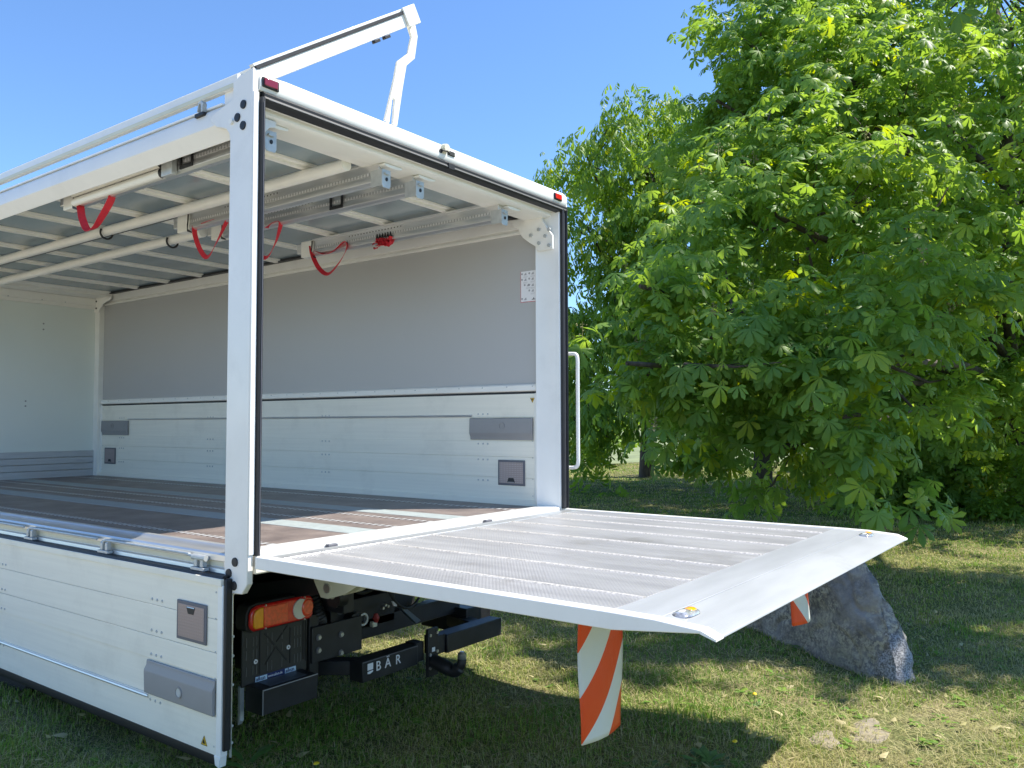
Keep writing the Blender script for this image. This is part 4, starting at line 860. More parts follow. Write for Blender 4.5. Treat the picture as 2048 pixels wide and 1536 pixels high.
def rock_material():
    m = bpy.data.materials.new('lichen_granite'); m.use_nodes = True
    n = m.node_tree.nodes; l = m.node_tree.links; b = n['Principled BSDF']; b.inputs['Roughness'].default_value = 0.9
    tc = n.new('ShaderNodeTexCoord')
    def nz(scale, det, rough=0.6):
        t = n.new('ShaderNodeTexNoise'); t.inputs['Scale'].default_value = scale; t.inputs['Detail'].default_value = det; t.inputs['Roughness'].default_value = rough; l.new(tc.outputs['Object'], t.inputs[0]); return t.outputs[0]
    def ramp(src, a, b_, ca, cb):
        r = n.new('ShaderNodeValToRGB'); r.color_ramp.elements[0].position = a; r.color_ramp.elements[1].position = b_; r.color_ramp.elements[0].color = (*ca, 1); r.color_ramp.elements[1].color = (*cb, 1); l.new(src, r.inputs[0]); return r.outputs[0]
    base = ramp(nz(3.2, 10, 0.7), 0.40, 0.62, (0.125, 0.118, 0.114), (0.33, 0.315, 0.295))
    gran = ramp(nz(95, 4), 0.42, 0.60, (0.16, 0.155, 0.15), (0.52, 0.50, 0.48))
    lich = ramp(nz(38, 8, 0.75), 0.44, 0.56, (0.0, 0.0, 0.0), (1, 1, 1))
    patch = ramp(nz(2.4, 8, 0.7), 0.42, 0.54, (0, 0, 0), (1, 1, 1))
    mul = n.new('ShaderNodeMath'); mul.operation = 'MULTIPLY'; l.new(lich, mul.inputs[0]); l.new(patch, mul.inputs[1])
    mx = n.new('ShaderNodeMix'); mx.data_type = 'RGBA'; l.new(mul.outputs[0], mx.inputs[0]); l.new(base, mx.inputs[6]); mx.inputs[7].default_value = (0.50, 0.47, 0.37, 1)
    # freshly broken pale face low on the near end
    sp_ = n.new('ShaderNodeSeparateXYZ'); l.new(tc.outputs['Object'], sp_.inputs[0])
    dd = n.new('ShaderNodeVectorMath'); dd.operation = 'DISTANCE'; dd.inputs[1].default_value = (3.40, -1.86, 0.10); l.new(tc.outputs['Object'], dd.inputs[0])
    w = n.new('ShaderNodeMath'); w.operation = 'MULTIPLY_ADD'; w.inputs[1].default_value = 0.35; l.new(nz(7, 6), w.inputs[0]); l.new(dd.outputs['Value'], w.inputs[2])
    pm = n.new('ShaderNodeMapRange'); pm.inputs[1].default_value = 0.40; pm.inputs[2].default_value = 0.43; pm.inputs[3].default_value = 1; pm.inputs[4].default_value = 0; l.new(w.outputs[0], pm.inputs[0])
    m2 = n.new('ShaderNodeMix'); m2.data_type = 'RGBA'; l.new(pm.outputs[0], m2.inputs[0]); l.new(mx.outputs[2], m2.inputs[6]); l.new(gran, m2.inputs[7])
    l.new(m2.outputs[2], b.inputs['Base Color'])
    bp = n.new('ShaderNodeBump'); bp.inputs['Strength'].default_value = 0.8; bp.inputs['Distance'].default_value = 0.025; l.new(nz(34, 10, 0.75), bp.inputs['Height']); l.new(bp.outputs[0], b.inputs['Normal'])
    return m
bme = boulder(); bme.materials.append(rock_material())
tag(link('boulder', bme), 'large dark lichen-spotted boulder on the grass beyond the tail lift', 'boulder')

# flat stones sunk in the grass
def flat_stone(x, y, rx, ry, rot, seed, label):
    rr_ = random.Random(seed); n = 22; bm = bmesh.new(); ringv = []
    for lev, (k, z) in enumerate(((1.0, -0.05), (1.0, -0.010), (0.88, 0.004), (0.45, 0.006))):
        row = []
        for i in range(n):
            a = 2*math.pi*i/n; r = k*(1+0.16*math.sin(3*a+seed)+0.10*math.sin(5*a+2*seed)+0.04*rr_.uniform(-1, 1))
            p = Vector((rx*r*math.cos(a), ry*r*math.sin(a), 0)); p.rotate(Matrix.Rotation(rot, 3, 'Z'))
            row.append(bm.verts.new((x+p.x, y+p.y, float(gz(x, y))+z+0.002*rr_.uniform(-1, 1))))
        ringv.append(row)
    for a, b in zip(ringv[:-1], ringv[1:]):
        for i in range(n): bm.faces.new((a[i], a[(i+1) % n], b[(i+1) % n], b[i]))
    bm.faces.new(ringv[-1]); bm.faces.new(list(reversed(ringv[0])))
    me = bpy.data.meshes.new('flat_stone'); bm.to_mesh(me); bm.free(); me.shade_smooth()
    me.materials.append(mat('sandy_stone', (0.26, 0.22, 0.16), 0.9, var=0.25, vscale=14, bump=0.6, bscale=30))
    tag(link('flat_stone', me), label, 'stone', 'flat stones in the grass')
flat_stone(2.42, -1.83, 0.20, 0.10, 0.1, 1, 'longer pale flat stone sunk in the sunlit grass')
flat_stone(2.12, -1.70, 0.12, 0.07, 0.3, 2, 'small pale flat stone left of the longer one')

# ------------------------------------------------------------ foliage
def leaf_material(name, dark, light, new, attr=True, tw=0.48):
    m = bpy.data.materials.new(name); m.use_nodes = True
    n = m.node_tree.nodes; l = m.node_tree.links; b = n['Principled BSDF']; b.inputs['Roughness'].default_value = 0.45; b.inputs['Specular IOR Level'].default_value = 0.3
    if attr: s = n.new('ShaderNodeAttribute'); s.attribute_name = 'tint'; src = s.outputs['Fac']
    else: s = n.new('ShaderNodeObjectInfo'); src = s.outputs['Random']
    r = n.new('ShaderNodeValToRGB'); e = r.color_ramp.elements; e[0].position = 0.0; e[1].position = 0.80
    e[0].color = (*dark, 1); e[1].color = (*light, 1); k = e.new(0.97); k.color = (*new, 1)
    g_n = n.new('ShaderNodeNewGeometry'); nz_ = n.new('ShaderNodeTexNoise'); nz_.inputs['Scale'].default_value = 9; nz_.inputs['Detail'].default_value = 5; l.new(g_n.outputs['Position'], nz_.inputs[0])
    ma = n.new('ShaderNodeMath'); ma.operation = 'MULTIPLY_ADD'; ma.inputs[1].default_value = 0.55; ma.inputs[2].default_value = -0.275; l.new(nz_.outputs[0], ma.inputs[0])
    ms_ = n.new('ShaderNodeMath'); ms_.operation = 'ADD'; ms_.use_clamp = True; l.new(src, ms_.inputs[0]); l.new(ma.outputs[0], ms_.inputs[1])
    l.new(ms_.outputs[0], r.inputs[0]); l.new(r.outputs[0], b.inputs['Base Color'])
    tr = n.new('ShaderNodeBsdfTranslucent'); hs_ = n.new('ShaderNodeHueSaturation'); hs_.inputs['Hue'].default_value = 0.475; hs_.inputs['Saturation'].default_value = 1.15; hs_.inputs['Value'].default_value = 1.8
    l.new(r.outputs[0], hs_.inputs['Color']); l.new(hs_.outputs[0], tr.inputs[0])
    ms = n.new('ShaderNodeMixShader'); ms.inputs[0].default_value = tw; l.new(b.outputs[0], ms.inputs[1]); l.new(tr.outputs[0], ms.inputs[2]); l.new(ms.outputs[0], n['Material Output'].inputs[0])
    return m
chest_m = leaf_material('chestnut_leaf', (0.122, 0.235, 0.048), (0.235, 0.370, 0.076), (0.31, 0.40, 0.05))
chest_o = leaf_material('chestnut_leaf_near', (0.122, 0.235, 0.048), (0.235, 0.370, 0.076), (0.31, 0.40, 0.05), attr=False)
wal_m = leaf_material('walnut_leaf', (0.110, 0.215, 0.038), (0.220, 0.355, 0.058), (0.32, 0.40, 0.05), tw=0.45)
hedge_m = leaf_material('hedge_leaf', (0.11, 0.21, 0.035), (0.21, 0.34, 0.055), (0.32, 0.40, 0.05), tw=0.45)

def leaflet(base, d, nrm, L, w, droop, fold):
    """8-vertex obovate leaflet"""
    d = d/np.linalg.norm(d); s_ = np.cross(nrm, d); s_ /= np.linalg.norm(s_); n_ = np.cross(d, s_)
    V = [base]
    for t_, ww in ((0.42, 0.62), (0.74, 1.0)):
        c = base + d*L*t_ - n_*droop*L*t_*t_
        V += [c - s_*w*ww*0.5 - n_*fold*w*ww, c + n_*0.0, c + s_*w*ww*0.5 - n_*fold*w*ww]
    V.append(base + d*L - n_*droop*L*1.05)
    F = [(0, 2, 1), (0, 3, 2), (1, 2, 5), (1, 5, 4), (2, 3, 6), (2, 6, 5), (4, 5, 7), (5, 6, 7)]
    return np.array(V), np.array(F)
def palmate(rs):
    V = []; F = []; k = 0
    nl = rs.choice([5, 7, 7]); angs = np.linspace(-2.15, 2.15, nl) if nl == 7 else np.linspace(-1.6, 1.6, nl)
    for a in angs:
        a += rs.uniform(-0.1, 0.1); L = (1.0 - 0.13*abs(a)/1.0*0.9)*rs.uniform(0.9, 1.08); L = max(L, 0.55)
        d = np.array([math.cos(a), math.sin(a), 0.04]); v, f = leaflet(np.zeros(3), d, np.array([0, 0, 1.0]), L, 0.40*L, rs.uniform(0.25, 0.62), rs.uniform(0.05, 0.32))
        V.append(v); F.append(f+k); k += len(v)
    # petiole
    v = np.array([[0, 0.008, 0], [0, -0.008, 0], [-0.55, 0.006, 0.02], [-0.55, -0.006, 0.02]]); V.append(v); F.append(np.array([(0, 2, 1), (1, 2, 3)])+k)
    return np.concatenate(V), np.concatenate(F)
def pinnate(rs):
    V = []; F = []; k = 0
    for i in range(7):
        t_ = [0.3, 0.3, 0.58, 0.58, 0.84, 0.84, 1.0][i]; sd_ = [1, -1, 1, -1, 1, -1, 0][i]
        base = np.array([t_, 0, -0.30*t_*t_]); a = sd_*rs.uniform(0.7, 1.05)
        d = np.array([math.cos(a), math.sin(a), -0.35]); v, f = leaflet(base, d, np.array([0, 0, 1.0]), rs.uniform(0.5, 0.72), 0.24, rs.uniform(0.2, 0.6), rs.uniform(0.05, 0.3))
        V.append(v); F.append(f+k); k += len(v)
    return np.concatenate(V), np.concatenate(F)
def simple(rs):
    V = []; F = []; k = 0
    for i in range(5):
        a = rs.uniform(-math.pi, math.pi); v, f = leaflet(np.zeros(3), np.array([math.cos(a), math.sin(a), rs.uniform(-0.5, 0.5)]), np.array([0, 0, 1.0]), rs.uniform(0.5, 1.0), 0.42, 0.3, 0.15)
        f = f; V.append(v); F.append(f+k); k += len(v)
    return np.concatenate(V), np.concatenate(F)
RS = np.random.RandomState(5)
PALM = [palmate(RS) for _ in range(6)]; PIN = [pinnate(RS) for _ in range(5)]; SIM = [simple(RS) for _ in range(5)]

def unit(a): return a/np.maximum(np.linalg.norm(a, axis=-1, keepdims=True), 1e-9)
def crown(lobes, pads_m2, shoots, leaves_per, size, rs, spread=0.28, shell=0.45, droop=0.3, squash=0.85, pad=(0.5, 0.2)):
    """leafy pads (flattened clumps of shoots) spread through lobe shells; returns leaf pos, frames, sizes, tint"""
    SS = []; DD = []
    for (c, R) in lobes:
        c = np.array(c); n_ = max(5, int(4*math.pi*R*R*pads_m2))
        d = unit(rs.normal(size=(n_, 3))); rad = R*(1 - shell*rs.rand(n_)**1.3)*(0.92+0.2*rs.rand(n_))
        p = c + d*rad[:, None]*np.array([1, 1, squash])
        keep = np.ones(n_, bool)
        for (c2, R2) in lobes:
            q_ = (p-np.array(c2))/np.array([1, 1, squash]); keep &= np.linalg.norm(q_, axis=1) > R2*(1-shell*1.15)
        keep &= p[:, 2] > min(0.35, c[2]*0.3)
        p = p[keep]; d = d[keep]; m_ = len(p)
        ps = np.repeat(p, shoots, 0); ds = np.repeat(d, shoots, 0)
        o_ = rs.normal(size=(m_*shoots, 3)); o_[:, :2] *= pad[0]*0.6; o_[:, 2] *= pad[1]*0.6
        r_ = np.hypot(o_[:, 0], o_[:, 1]); o_[:, 2] -= 0.35*r_*r_ / pad[0]
        SS.append(ps+o_); DD.append(unit(ds + np.array([0, 0, 0.35]) + o_/pad[0]*0.5))
    S = np.concatenate(SS); D = np.concatenate(DD); m_ = len(S)
    A = unit(D*0.6 + np.array([0, 0, 0.7]) + rs.normal(size=(m_, 3))*0.3)
    n_ = m_*leaves_per; S2 = np.repeat(S, leaves_per, 0); A2 = np.repeat(A, leaves_per, 0); D2 = np.repeat(D, leaves_per, 0)
    ph = np.tile(np.arange(leaves_per)*2*math.pi/leaves_per, m_) + np.repeat(rs.rand(m_)*6.28, leaves_per) + rs.normal(size=n_)*0.25
    ref = unit(np.cross(A2, np.array([0.31, 0.2, 0.93]))); ref2 = np.cross(A2, ref)
    out = unit(ref*np.cos(ph)[:, None] + ref2*np.sin(ph)[:, None])
    pos = S2 + out*(spread*(0.45+0.75*rs.rand(n_)))[:, None] + A2*(rs.normal(size=n_)*spread*0.35)[:, None]
    f = unit(out*0.8 + D2*0.25 + np.array([0, 0, -droop]) + rs.normal(size=(n_, 3))*0.20)
    nn = unit(D2*0.35 + out*0.40 + rs.normal(size=(n_, 3))*0.32 + np.array([0, 0, 0.75]))
    nn = unit(nn - f*(nn*f).sum(1, keepdims=True)); side = np.cross(nn, f)
    sz = size*(0.45+0.80*rs.rand(n_)); tint = np.clip(np.repeat(rs.rand(m_), leaves_per)*0.75 + rs.rand(n_)*0.25, 0, 1)*0.86
    fresh = np.repeat(rs.rand(m_) < 0.05, leaves_per); tint[fresh] = 0.95
    return pos, np.stack([f, side, nn], 2), sz, tint, S
def foliage_mesh(name, templ, pos, fr, sz, tint, material, rs, chunk=None):
    V = []; F = []; Tn = []; k = 0; which = rs.randint(len(templ), size=len(pos))
    for w in range(len(templ)):
        v, f = templ[w]; idx = np.where(which == w)[0]
        if len(idx) == 0: continue
        P = np.einsum('nij,vj->nvi', fr[idx], v)*sz[idx][:, None, None] + pos[idx][:, None, :]
        V.append(P.reshape(-1, 3)); F.append((f[None]+np.arange(len(idx))[:, None, None]*len(v)).reshape(-1, 3)+k); Tn.append(np.repeat(tint[idx], len(v))); k += len(idx)*len(v)
    return np_mesh(name, np.concatenate(V), np.concatenate(F), material, tint=np.concatenate(Tn))
def to_px(p):
    d = p - np.array(CAM); z = d@np.array(fw); return 512 + 824.8*(d@np.array(r2))/z, 384 - 824.8*(d@np.array(u2))/z, z

def limb(pts, r0, r1, n=9):
    P = catmull(pts, 7); m_ = len(P); P = [p + Vector((0.05*r0*4*noise.noise(p*1.7), 0.05*r0*4*noise.noise(p*1.7+Vector((5, 5, 5))), 0)) for p in P]
    return MB().tube(P, [r0 + (r1-r0)*i/(m_-1) for i in range(m_)], n)
def tree(name, label, group, base, height, r, lobes, templ, material, near_material, pads_m2, shoots, leaves_per, size, seed, n_parts=0, spread=0.28, droop=0.3, shell=0.45, twigs=120, lean=(0, 0), pad=(0.5, 0.2)):
    rs = np.random.RandomState(seed); tr = thing(name, label, 'tree', base, group)
    b = Vector(base); top = b + Vector((lean[0], lean[1], height))
    tp = [b + Vector((0, 0, -0.2)), b + Vector((0.02, 0, 0.25)), b + (top-b)*0.3 + Vector((0.05, -0.04, 0)), b + (top-b)*0.65 + Vector((-0.05, 0.06, 0)), top]
    P = catmull(tp, 8); m_ = len(P)
    MB().tube(P, [r*(1.45 if i < 4 else 1.0)*(1-0.75*i/(m_-1)) + 0.02 for i in range(m_)], 16).build('trunk', bark, tr)
    for c, R in lobes:
        c = Vector(c); h0 = max(0.22*height, min(0.85*height, (c.z-b.z)*0.62)); s0 = b + (top-b)*(h0/height)
        if (c-s0).length < 0.6: continue
        mid = s0.lerp(c, 0.5) + Vector((0, 0, 0.22*R)); end = c + (c-s0).normalized()*R*0.45
        limb([s0, s0.lerp(mid, 0.5)+Vector((0, 0, 0.05)), mid, c, end], r*0.42*min(1.0, 0.4+R/4), 0.015).build('limb', bark, tr)
    pos, fr, sz, tint, S = crown(lobes, pads_m2, shoots, leaves_per, size, rs, spread=spread, droop=droop, shell=shell, pad=pad)
    # twigs from lobe centres toward shoots
    tw = MB(); pick = rs.choice(len(S), min(twigs, len(S)), replace=False)
    for i in pick:
        s_ = Vector(S[i]); c, R = min(lobes, key=lambda q_: (Vector(q_[0])-s_).length)
        a = Vector(c).lerp(s_, 0.25); mid = a.lerp(s_, 0.55) + Vector((0, 0, -0.08*R)); tw.tube([a, mid, s_], [0.022, 0.014, 0.005], 5)
    if twigs: o = tw.build('twigs', bark, tr); o['kind'] = 'stuff'
    keep = np.ones(len(pos), bool)
    if n_parts:
        x, y, z = to_px(pos); vis = (x > 0) & (x < 1024) & (y > 0) & (y < 768) & (z > 0)
        cell = {}
        for i in np.where(vis)[0][np.argsort(z[vis])]:
            k = (int(x[i]//16), int(y[i]//16))
            if k not in cell: cell[k] = i
        best = sorted(cell.values(), key=lambda i: -sz[i]/z[i])[:n_parts]
        keep[best] = False; mes = [np_mesh('leaf', v, f, near_material) for v, f in templ]
        for me in mes: me.shade_smooth()
        off = world_offset(tr)
        for i in best:
            o = bpy.data.objects.new('leaf', mes[rs.randint(len(mes))]); C.objects.link(o); o.parent = tr
            M = Matrix(fr[i].tolist()).to_4x4() @ Matrix.Scale(float(sz[i]), 4); M.translation = Vector(pos[i]) - off
            o.matrix_basis = M
    o = link('foliage', foliage_mesh('foliage', templ, pos[keep], fr[keep], sz[keep], tint[keep], material, rs), tr); o['kind'] = 'stuff'
    return tr, S
def lobe(px, py, d, R):
    """lobe centre given by bearing and distance from the viewer's spot"""
    l = (px-1024)/1650*d; return (tuple(wpt(d, l, 1.6+(849-py)/1650*d)), R)

lobA = [lobe(2000, -40, 16.5, 4.4), lobe(1770, 290, 12.8, 2.6), lobe(1610, 460, 10.9, 1.85), lobe(1480, 690, 9.4, 1.2), lobe(1730, 730, 8.9, 1.4), lobe(1990, 610, 13.6, 2.6),
        lobe(1600, 890, 9.0, 0.72), lobe(1880, 850, 14.2, 1.4), lobe(1650, 140, 14.0, 2.0), lobe(2010, 830, 14.0, 1.4), lobe(1335, 590, 9.2, 0.52), lobe(1310, 735, 8.8, 0.45), lobe(1415, 880, 11.5, 0.42), lobe(1470, 725, 11.8, 0.6), lobe(1475, 215, 13.2, 0.75), lobe(1510, 330, 11.6, 0.9), lobe(1830, 480, 9.6, 0.9), lobe(1535, 95, 13.6, 0.95), lobe(1565, -40, 14.5, 1.0),
        (tuple(wpt(7.3, 7.2, 6.1)), 2.2), (tuple(wpt(7.9, 6.8, 9.4)), 1.8), (tuple(wpt(7.0, 6.9, 8.4)), 1.3), (tuple(wpt(7.6, 7.0, 6.4)), 1.6)]
baseA = wpt(15.2, (2040-1024)/1650*15.2, 0); baseA.z = float(gz(baseA.x, baseA.y))
treeA, SA = tree('chestnut_tree', 'big horse chestnut at the right edge with large drooping leaves', 'trees behind the truck', baseA, 9.0, 0.30, lobA, PALM, chest_m, chest_o, 1.05, 6, 7, 0.180, 21, n_parts=300, spread=0.235, droop=0.55, shell=0.5, pad=(0.55, 0.2), twigs=220)
lobB = [lobe(1560, 470, 19.5, 3.6), lobe(1800, 420, 20.5, 4.2), lobe(1680, 780, 20, 2.0), lobe(1960, 560, 20, 3.0), lobe(1420, 560, 19, 1.6)]
baseB = wpt(20.5, (1522-1024)/1650*20.5, 0); baseB.z = float(gz(baseB.x, baseB.y))
tree('chestnut_tree', 'chestnut standing behind the nearer one, its brown trunk showing below the leaves', 'trees behind the truck', baseB, 8.0, 0.27, lobB, PALM, chest_m, None, 0.55, 4, 6, 0.26, 22, spread=0.32, droop=0.40, pad=(0.6, 0.22), twigs=60)
lobC = [lobe(1300, 330, 21, 2.0), lobe(1185, 330, 20.5, 0.85), lobe(1400, 300, 22, 1.5), lobe(1190, 480, 20, 1.05), lobe(1340, 520, 20.5, 2.1), lobe(1220, 680, 19.5, 1.65), lobe(1330, 740, 20, 1.35), lobe(1190, 850, 18, 0.95), lobe(1060, 700, 21, 1.8)]
baseC = wpt(27, (1292-1024)/1650*27, 0); baseC = wpt(24.0, (1291-1024)/1650*24.0, 0); baseC.z = float(gz(baseC.x, baseC.y))
tree('walnut_tree', 'walnut tree with small sunlit leaflets rising behind the truck body', 'trees behind the truck', baseC, 8.0, 0.24, lobC, PIN, wal_m, None, 0.85, 5, 7, 0.27, 23, spread=0.32, droop=0.70, pad=(0.45, 0.3), twigs=80)

# faded flower spikes on the near chestnut
sc_rs = np.random.RandomState(9); x_, y_, z_ = to_px(SA); ok = np.where((x_ > 0) & (x_ < 1024) & (y_ > 0) & (y_ < 600) & (z_ < 11.5))[0]
spike = MB()
for i in sc_rs.choice(ok, min(60, len(ok)), replace=False):
    b0 = Vector(SA[i]) + Vector((0, 0, 0.05))
    spike.tube([b0, b0+Vector((0.01, 0, 0.18))], [0.004, 0.002], 4)
    for k in range(11):
        c = b0 + Vector((sc_rs.uniform(-.045, .045), sc_rs.uniform(-.045, .045), sc_rs.uniform(0.02, 0.17))); r_ = sc_rs.uniform(0.008, 0.016)
        spike.add([c+Vector(v)*r_ for v in ((1,0,0),(-1,0,0),(0,1,0),(0,-1,0),(0,0,1),(0,0,-1))], [(0,2,4),(2,1,4),(1,3,4),(3,0,4),(2,0,5),(1,2,5),(3,1,5),(0,3,5)])
o = spike.build('flower_spikes', mat('faded_flowers', (0.24, 0.22, 0.08), 0.8, var=0.3, vscale=9), treeA); o['kind'] = 'stuff'

# bushes and hedge beyond the trees
def bush(d, l, R, h, label, seed, group='bushes beyond the chestnuts', dens=5.0, ls=0.22):
    rs = np.random.RandomState(seed); b = wpt(d, l, 0); b.z = float(gz(b.x, b.y))
    tr = thing('bush', label, 'bush', b, group)
    lobes = [((b.x+rs.uniform(-.5, .5)*R, b.y+rs.uniform(-.5, .5)*R, b.z+h*0.5), R), ((b.x+R*0.7, b.y-R*0.5, b.z+h*0.35), R*0.7), ((b.x-R*0.7, b.y+R*0.6, b.z+h*0.35), R*0.7)]
    pos, fr, sz, tint, S = crown(lobes, dens*0.25, 4, 6, ls, rs, spread=ls*1.15, shell=0.6, pad=(ls*2, ls))
    o = link('foliage', foliage_mesh('foliage', SIM, pos, fr, sz, tint, hedge_m, rs), tr); o['kind'] = 'stuff'
    m_ = MB()
    for k in range(5): m_.tube([b, b+Vector((rs.uniform(-.5, .5)*R, rs.uniform(-.5, .5)*R, h*0.5))], [0.04, 0.015], 6)
    o = m_.build('stems', bark, tr)
for k, (px, d, R, h, lab) in enumerate(((1730, 26, 1.5, 3.0, 'low bush left of the others beyond the chestnut branches'), (1850, 24, 1.7, 3.2, 'round bush between two others beyond the chestnut branches'),
        (1960, 26, 1.8, 3.6, 'bright bush behind the lowest chestnut leaves'), (2060, 22, 1.7, 3.2, 'bush at the right edge of the picture'), (1150, 30, 1.6, 3.0, 'dark bush low behind the truck body'))):
    bush(d, (px-1024)/1650*d, R, h, lab, 60+k)

for k, (px, d, R, lab) in enumerate(((1720, 15.5, 0.55, 'low dark shrub under the chestnut, left of the shrub row'), (1810, 15.0, 0.6, 'low dark shrub second from the left in the shrub row'), (1900, 14.5, 0.65, 'low dark shrub third from the left in the shrub row'), (1985, 14.0, 0.7, 'low dark shrub nearest the right edge in the shrub row'), (2070, 13.2, 0.7, 'low dark shrub cut by the right edge of the picture'))):
    bush(d, (px-1024)/1650*d, R, 0.75, lab, 90+k, 'shrub row under the chestnut', 9.0, 0.13)
# pale crop field and far wood
def crop_material():
    m = mat('crop_field', (0.19, 0.22, 0.10), 0.9, var=0.25, vscale=1.5, bump=0.8, bscale=25); return m
q0 = [wpt(d, l, 0) for d, l in ((31, -10), (31, 40), (120, 120), (120, -30))]
cv = []; 
for i in range(25):
    for j in range(25):
        u, v = i/24, j/24; p = (q0[0]*(1-u)+q0[1]*u)*(1-v) + (q0[3]*(1-u)+q0[2]*u)*v
        cv.append((p.x, p.y, float(gz(p.x, p.y))-0.03+0.38*min(1, v*7)+0.05*noise.noise(p*0.5)*min(1, v*7)))
k_ = np.array([(i*25+j, (i+1)*25+j, (i+1)*25+j+1, i*25+j+1) for i in range(24) for j in range(24)])
cf = link('field', np_mesh('field', np.array(cv), k_, crop_material(), smooth=True)); cf['kind'] = 'structure'
rsw = np.random.RandomState(77); lw = []
for l in np.arange(-40, 90, 4.5):
    p = wpt(100+rsw.uniform(-6, 6), l*1.3, 3.0); lw.append((tuple(p), rsw.uniform(3.5, 5.5)))
pos, fr, sz, tint, S = crown(lw, 0.05, 4, 5, 1.5, rsw, spread=1.2, shell=0.3, pad=(1.5, 0.8))
fwood = link('distant_wood', foliage_mesh('distant_wood', SIM, pos, fr, sz, tint, hedge_m, rsw)); fwood['kind'] = 'stuff'; tag(fwood, 'far strip of green wood beyond the field', 'wood')

# ------------------------------------------------------------ grass
def grass_material():
    m = bpy.data.materials.new('grass_blade'); m.use_nodes = True
    n = m.node_tree.nodes; l = m.node_tree.links; b = n['Principled BSDF']; b.inputs['Roughness'].default_value = 0.55; b.inputs['Specular IOR Level'].default_value = 0.3
    s = n.new('ShaderNodeAttribute'); s.attribute_name = 'tint'
    r = n.new('ShaderNodeValToRGB'); e = r.color_ramp.elements; e[0].position = 0.0; e[0].color = (0.11, 0.24, 0.03, 1); e[1].position = 1.0; e[1].color = (0.64, 0.55, 0.30, 1)
    for p_, c_ in ((0.35, (0.21, 0.35, 0.045)), (0.55, (0.32, 0.40, 0.06)), (0.75, (0.42, 0.39, 0.14))):
        k = e.new(p_); k.color = (*c_, 1)
    l.new(s.outputs['Fac'], r.inputs[0]); l.new(r.outputs[0], b.inputs['Base Color'])
    tr = n.new('ShaderNodeBsdfTranslucent'); l.new(r.outputs[0], tr.inputs[0]); ms = n.new('ShaderNodeMixShader'); ms.inputs[0].default_value = 0.35
    l.new(b.outputs[0], ms.inputs[1]); l.new(tr.outputs[0], ms.inputs[2]); l.new(ms.outputs[0], n['Material Output'].inputs[0])
    return m
def vnoise(x, y, s, seed):
    """cheap smooth value noise"""
    a = np.zeros_like(x)
    for k in range(4):
        th = seed*1.7+k*2.1; a += np.sin((x*math.cos(th)+y*math.sin(th))*s*(1+0.37*k)+seed*3+k)
    return a/4
gr = np.random.RandomState(31)
def make_grass(n_, flat=False):
    d = 3.0*np.exp(gr.rand(n_)**(1.05)*math.log(30/3.0)); l = (gr.rand(n_)*2-1)*0.70*d
    x = CAM.x + d*math.cos(YAW) + l*math.sin(YAW); y = CAM.y + d*math.sin(YAW) - l*math.cos(YAW)
    keep = np.ones(n_, bool)
    dens = vnoise(x, y, 2.2, 1) + 0.6*vnoise(x, y, 6.5, 2) + 0.3*gr.randn(n_)
    dry = np.clip(0.58 + 0.45*vnoise(x, y, 1.1, 3) + 0.35*vnoise(x, y, 3.7, 4) - 0.2*np.clip(dens, -1, 1), 0, 1)
    bare = np.exp(-(((x-2.35)/0.55)**2 + ((y+1.95)/0.35)**2)) + 0.9*np.exp(-(((x-2.75)/0.35)**2+((y+2.1)/0.25)**2))
    dry = np.clip(dry+0.8*bare, 0, 1)
    if not flat: keep &= (dens > -0.75) | (gr.rand(n_) < 0.3); keep &= gr.rand(n_) > 0.85*bare
    d, x, y, dens, dry = d[keep], x[keep], y[keep], dens[keep], dry[keep]; n_ = len(d)
    lod = np.clip((d/4.2), 1, 6)
    if flat: h = 0.05+0.08*gr.rand(n_); w = 0.0022*lod*(0.7+0.6*gr.rand(n_))
    else: h = (0.015+0.024*gr.rand(n_)**1.5 + 0.024*np.clip(dens, 0, 1)*gr.rand(n_))*np.clip(0.85+0.1*lod, 1, 1.5); w = 0.0042*lod*(0.7+0.6*gr.rand(n_))
    tuft = (~np.bool_(flat)) & (vnoise(x, y, 4.5, 6) > 0.42) & (gr.rand(n_) < 0.35)
    h = np.where(tuft, h*1.9, h)
    a = gr.rand(n_)*6.283; lean = (0.25+0.75*gr.rand(n_)) if not flat else 6.0+gr.rand(n_)*6
    z0 = gz(x, y); dx, dy = np.cos(a), np.sin(a)
    hx = h*lean/np.sqrt(1+lean**2); hz = h/np.sqrt(1+lean**2)
    if flat: z0 = z0+0.008+0.02*gr.rand(n_)
    wx, wy = -dy*w/2, dx*w/2
    B0 = np.stack([x-wx, y-wy, z0-0.004], 1); B1 = np.stack([x+wx, y+wy, z0-0.004], 1)
    M0 = np.stack([x-wx*0.8+dx*hx*0.4, y-wy*0.8+dy*hx*0.4, z0+hz*0.6], 1); M1 = np.stack([x+wx*0.8+dx*hx*0.4, y+wy*0.8+dy*hx*0.4, z0+hz*0.6], 1)
    Tp = np.stack([x+dx*hx, y+dy*hx, z0+hz], 1)
    V = np.stack([B0, B1, M0, M1, Tp], 1).reshape(-1, 3); o5 = np.arange(n_)[:, None]*5
    F = np.concatenate([o5+np.array([0, 1, 3]), o5+np.array([0, 3, 2]), o5+np.array([2, 3, 4])], 0)
    if flat: tint = 0.72+0.28*gr.rand(n_)
    else: tint = np.clip(dry*0.62 + gr.rand(n_)*0.30 - 0.02, 0, 1); tint = np.where(gr.rand(n_) < 0.10+0.25*dry, 0.75+0.25*gr.rand(n_), tint); tint = np.where(tuft, tint*0.6, tint)
    return V, F, np.repeat(tint, 5)
V1, F1, t1_ = make_grass(330000); V2, F2, t2_ = make_grass(110000, True)
g_ = link('grass', np_mesh('grass', np.concatenate([V1, V2]), np.concatenate([F1, F2+len(V1)]), grass_material(), tint=np.concatenate([t1_, t2_])))
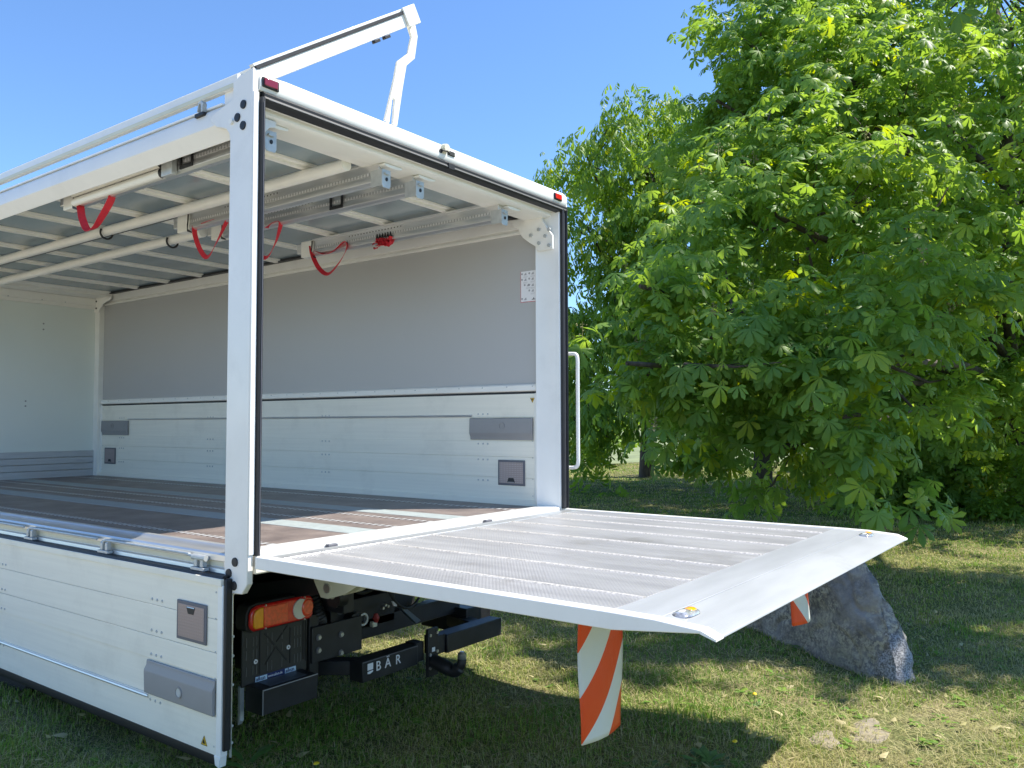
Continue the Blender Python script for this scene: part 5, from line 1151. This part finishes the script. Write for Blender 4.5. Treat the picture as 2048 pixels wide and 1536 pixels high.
g_['kind'] = 'stuff'; tag(g_, 'short mown lawn with dry straw between green tufts', 'grass')

# broad-leaved weeds and yellow flowers
weed_m = mat('weed_leaf', (0.07, 0.15, 0.03), 0.5, var=0.3, vscale=30)
def weed(x, y, n_, L, label, seed, flower=False):
    rs = np.random.RandomState(seed); z = float(gz(x, y)); W_ = thing('weed' if not flower else 'dandelion', label, 'weed' if not flower else 'flower', (x, y, z), 'small plants in the lawn')
    V = []; F = []; k = 0
    for i in range(n_):
        a = rs.uniform(0, 6.28); v, f = leaflet(np.array([x+rs.normal()*0.02, y+rs.normal()*0.02, z+0.01]), np.array([math.cos(a), math.sin(a), rs.uniform(0.2, 0.9)]), np.array([0, 0, 1.0]), L*rs.uniform(0.6, 1.1), L*0.32, 0.35, 0.15)
        V.append(v); F.append(f+k); k += 8
    me = np_mesh('rosette', np.concatenate(V), np.concatenate(F), weed_m); link('rosette', me, W_)
    if flower:
        MB().tube([(x, y, z), (x+0.01, y, z+0.075)], 0.0016, 6).build('stalk', weed_m, W_)
        dome(x+0.01, y, z+0.074, 0.015, 0.015, 0.009, n=12, rings=3).build('flower_head', mat('dandelion', (0.75, 0.52, 0.01), 0.6), W_)
weed(1.47, -1.36, 26, 0.12, 'clump of broad green weeds at the bottom edge of the lawn', 1)
weed(1.30, -1.20, 12, 0.09, 'smaller broad green weed left of the clump', 2)
weed(1.66, -1.42, 5, 0.07, 'yellow dandelion beside the weed clump at the bottom edge', 3, True)
weed(2.40, -1.24, 4, 0.06, 'yellow dandelion in the shaded lawn left of the boulder', 4, True)
weed(0.33, -0.02, 4, 0.05, 'yellow dandelion under the truck tail', 5, True)
weed(0.20, 0.28, 8, 0.16, 'broad dark leaf plant below the corner bumper', 6)
weed(-0.42, 0.62, 9, 0.15, 'broad green leaf plant below the hanging side panel', 7)

# clover, plantain and fallen leaves scattered through the lawn
rc = np.random.RandomState(44); V = []; F = []; Tn = []; k = 0
for i in range(900):
    d = 3.3*math.exp(rc.rand()*math.log(14/3.3)); l = (rc.rand()*2-1)*0.68*d; p = wpt(d, l, 0)
    if -0.1 < p.x < 2.4 and 1.2 < p.y < 6: continue
    z = float(gz(p.x, p.y)); n_ = rc.randint(3, 8); L = rc.uniform(0.025, 0.07)
    for j in range(n_):
        a = rc.uniform(0, 6.28); v, f = leaflet(np.array([p.x+rc.normal()*0.015, p.y+rc.normal()*0.015, z+0.012]), np.array([math.cos(a), math.sin(a), rc.uniform(0.1, 0.8)]), np.array([0, 0, 1.0]), L*rc.uniform(0.6, 1.1), L*rc.uniform(0.3, 0.6), 0.35, 0.1)
        V.append(v); F.append(f+k); k += 8; Tn += [rc.uniform(0.0, 0.4)]*8
for i in range(500):
    d = 3.3*math.exp(rc.rand()*math.log(14/3.3)); l = (rc.rand()*2-1)*0.68*d; p = wpt(d, l, 0); z = float(gz(p.x, p.y))
    a = rc.uniform(0, 6.28); L = rc.uniform(0.03, 0.08); v, f = leaflet(np.array([p.x, p.y, z+rc.uniform(0.015, 0.04)]), np.array([math.cos(a), math.sin(a), rc.uniform(-0.2, 0.2)]), np.array([rc.normal()*0.3, rc.normal()*0.3, 1.0]), L, L*0.45, 0.2, 0.2)
    V.append(v); F.append(f+k); k += 8; Tn += [rc.uniform(0.78, 1.0)]*8
gc = link('ground_cover', np_mesh('ground_cover', np.concatenate(V), np.concatenate(F), g_.data.materials[0], tint=np.array(Tn))); gc['kind'] = 'stuff'; tag(gc, 'small clover leaves and dry fallen leaves scattered through the lawn', 'ground cover')
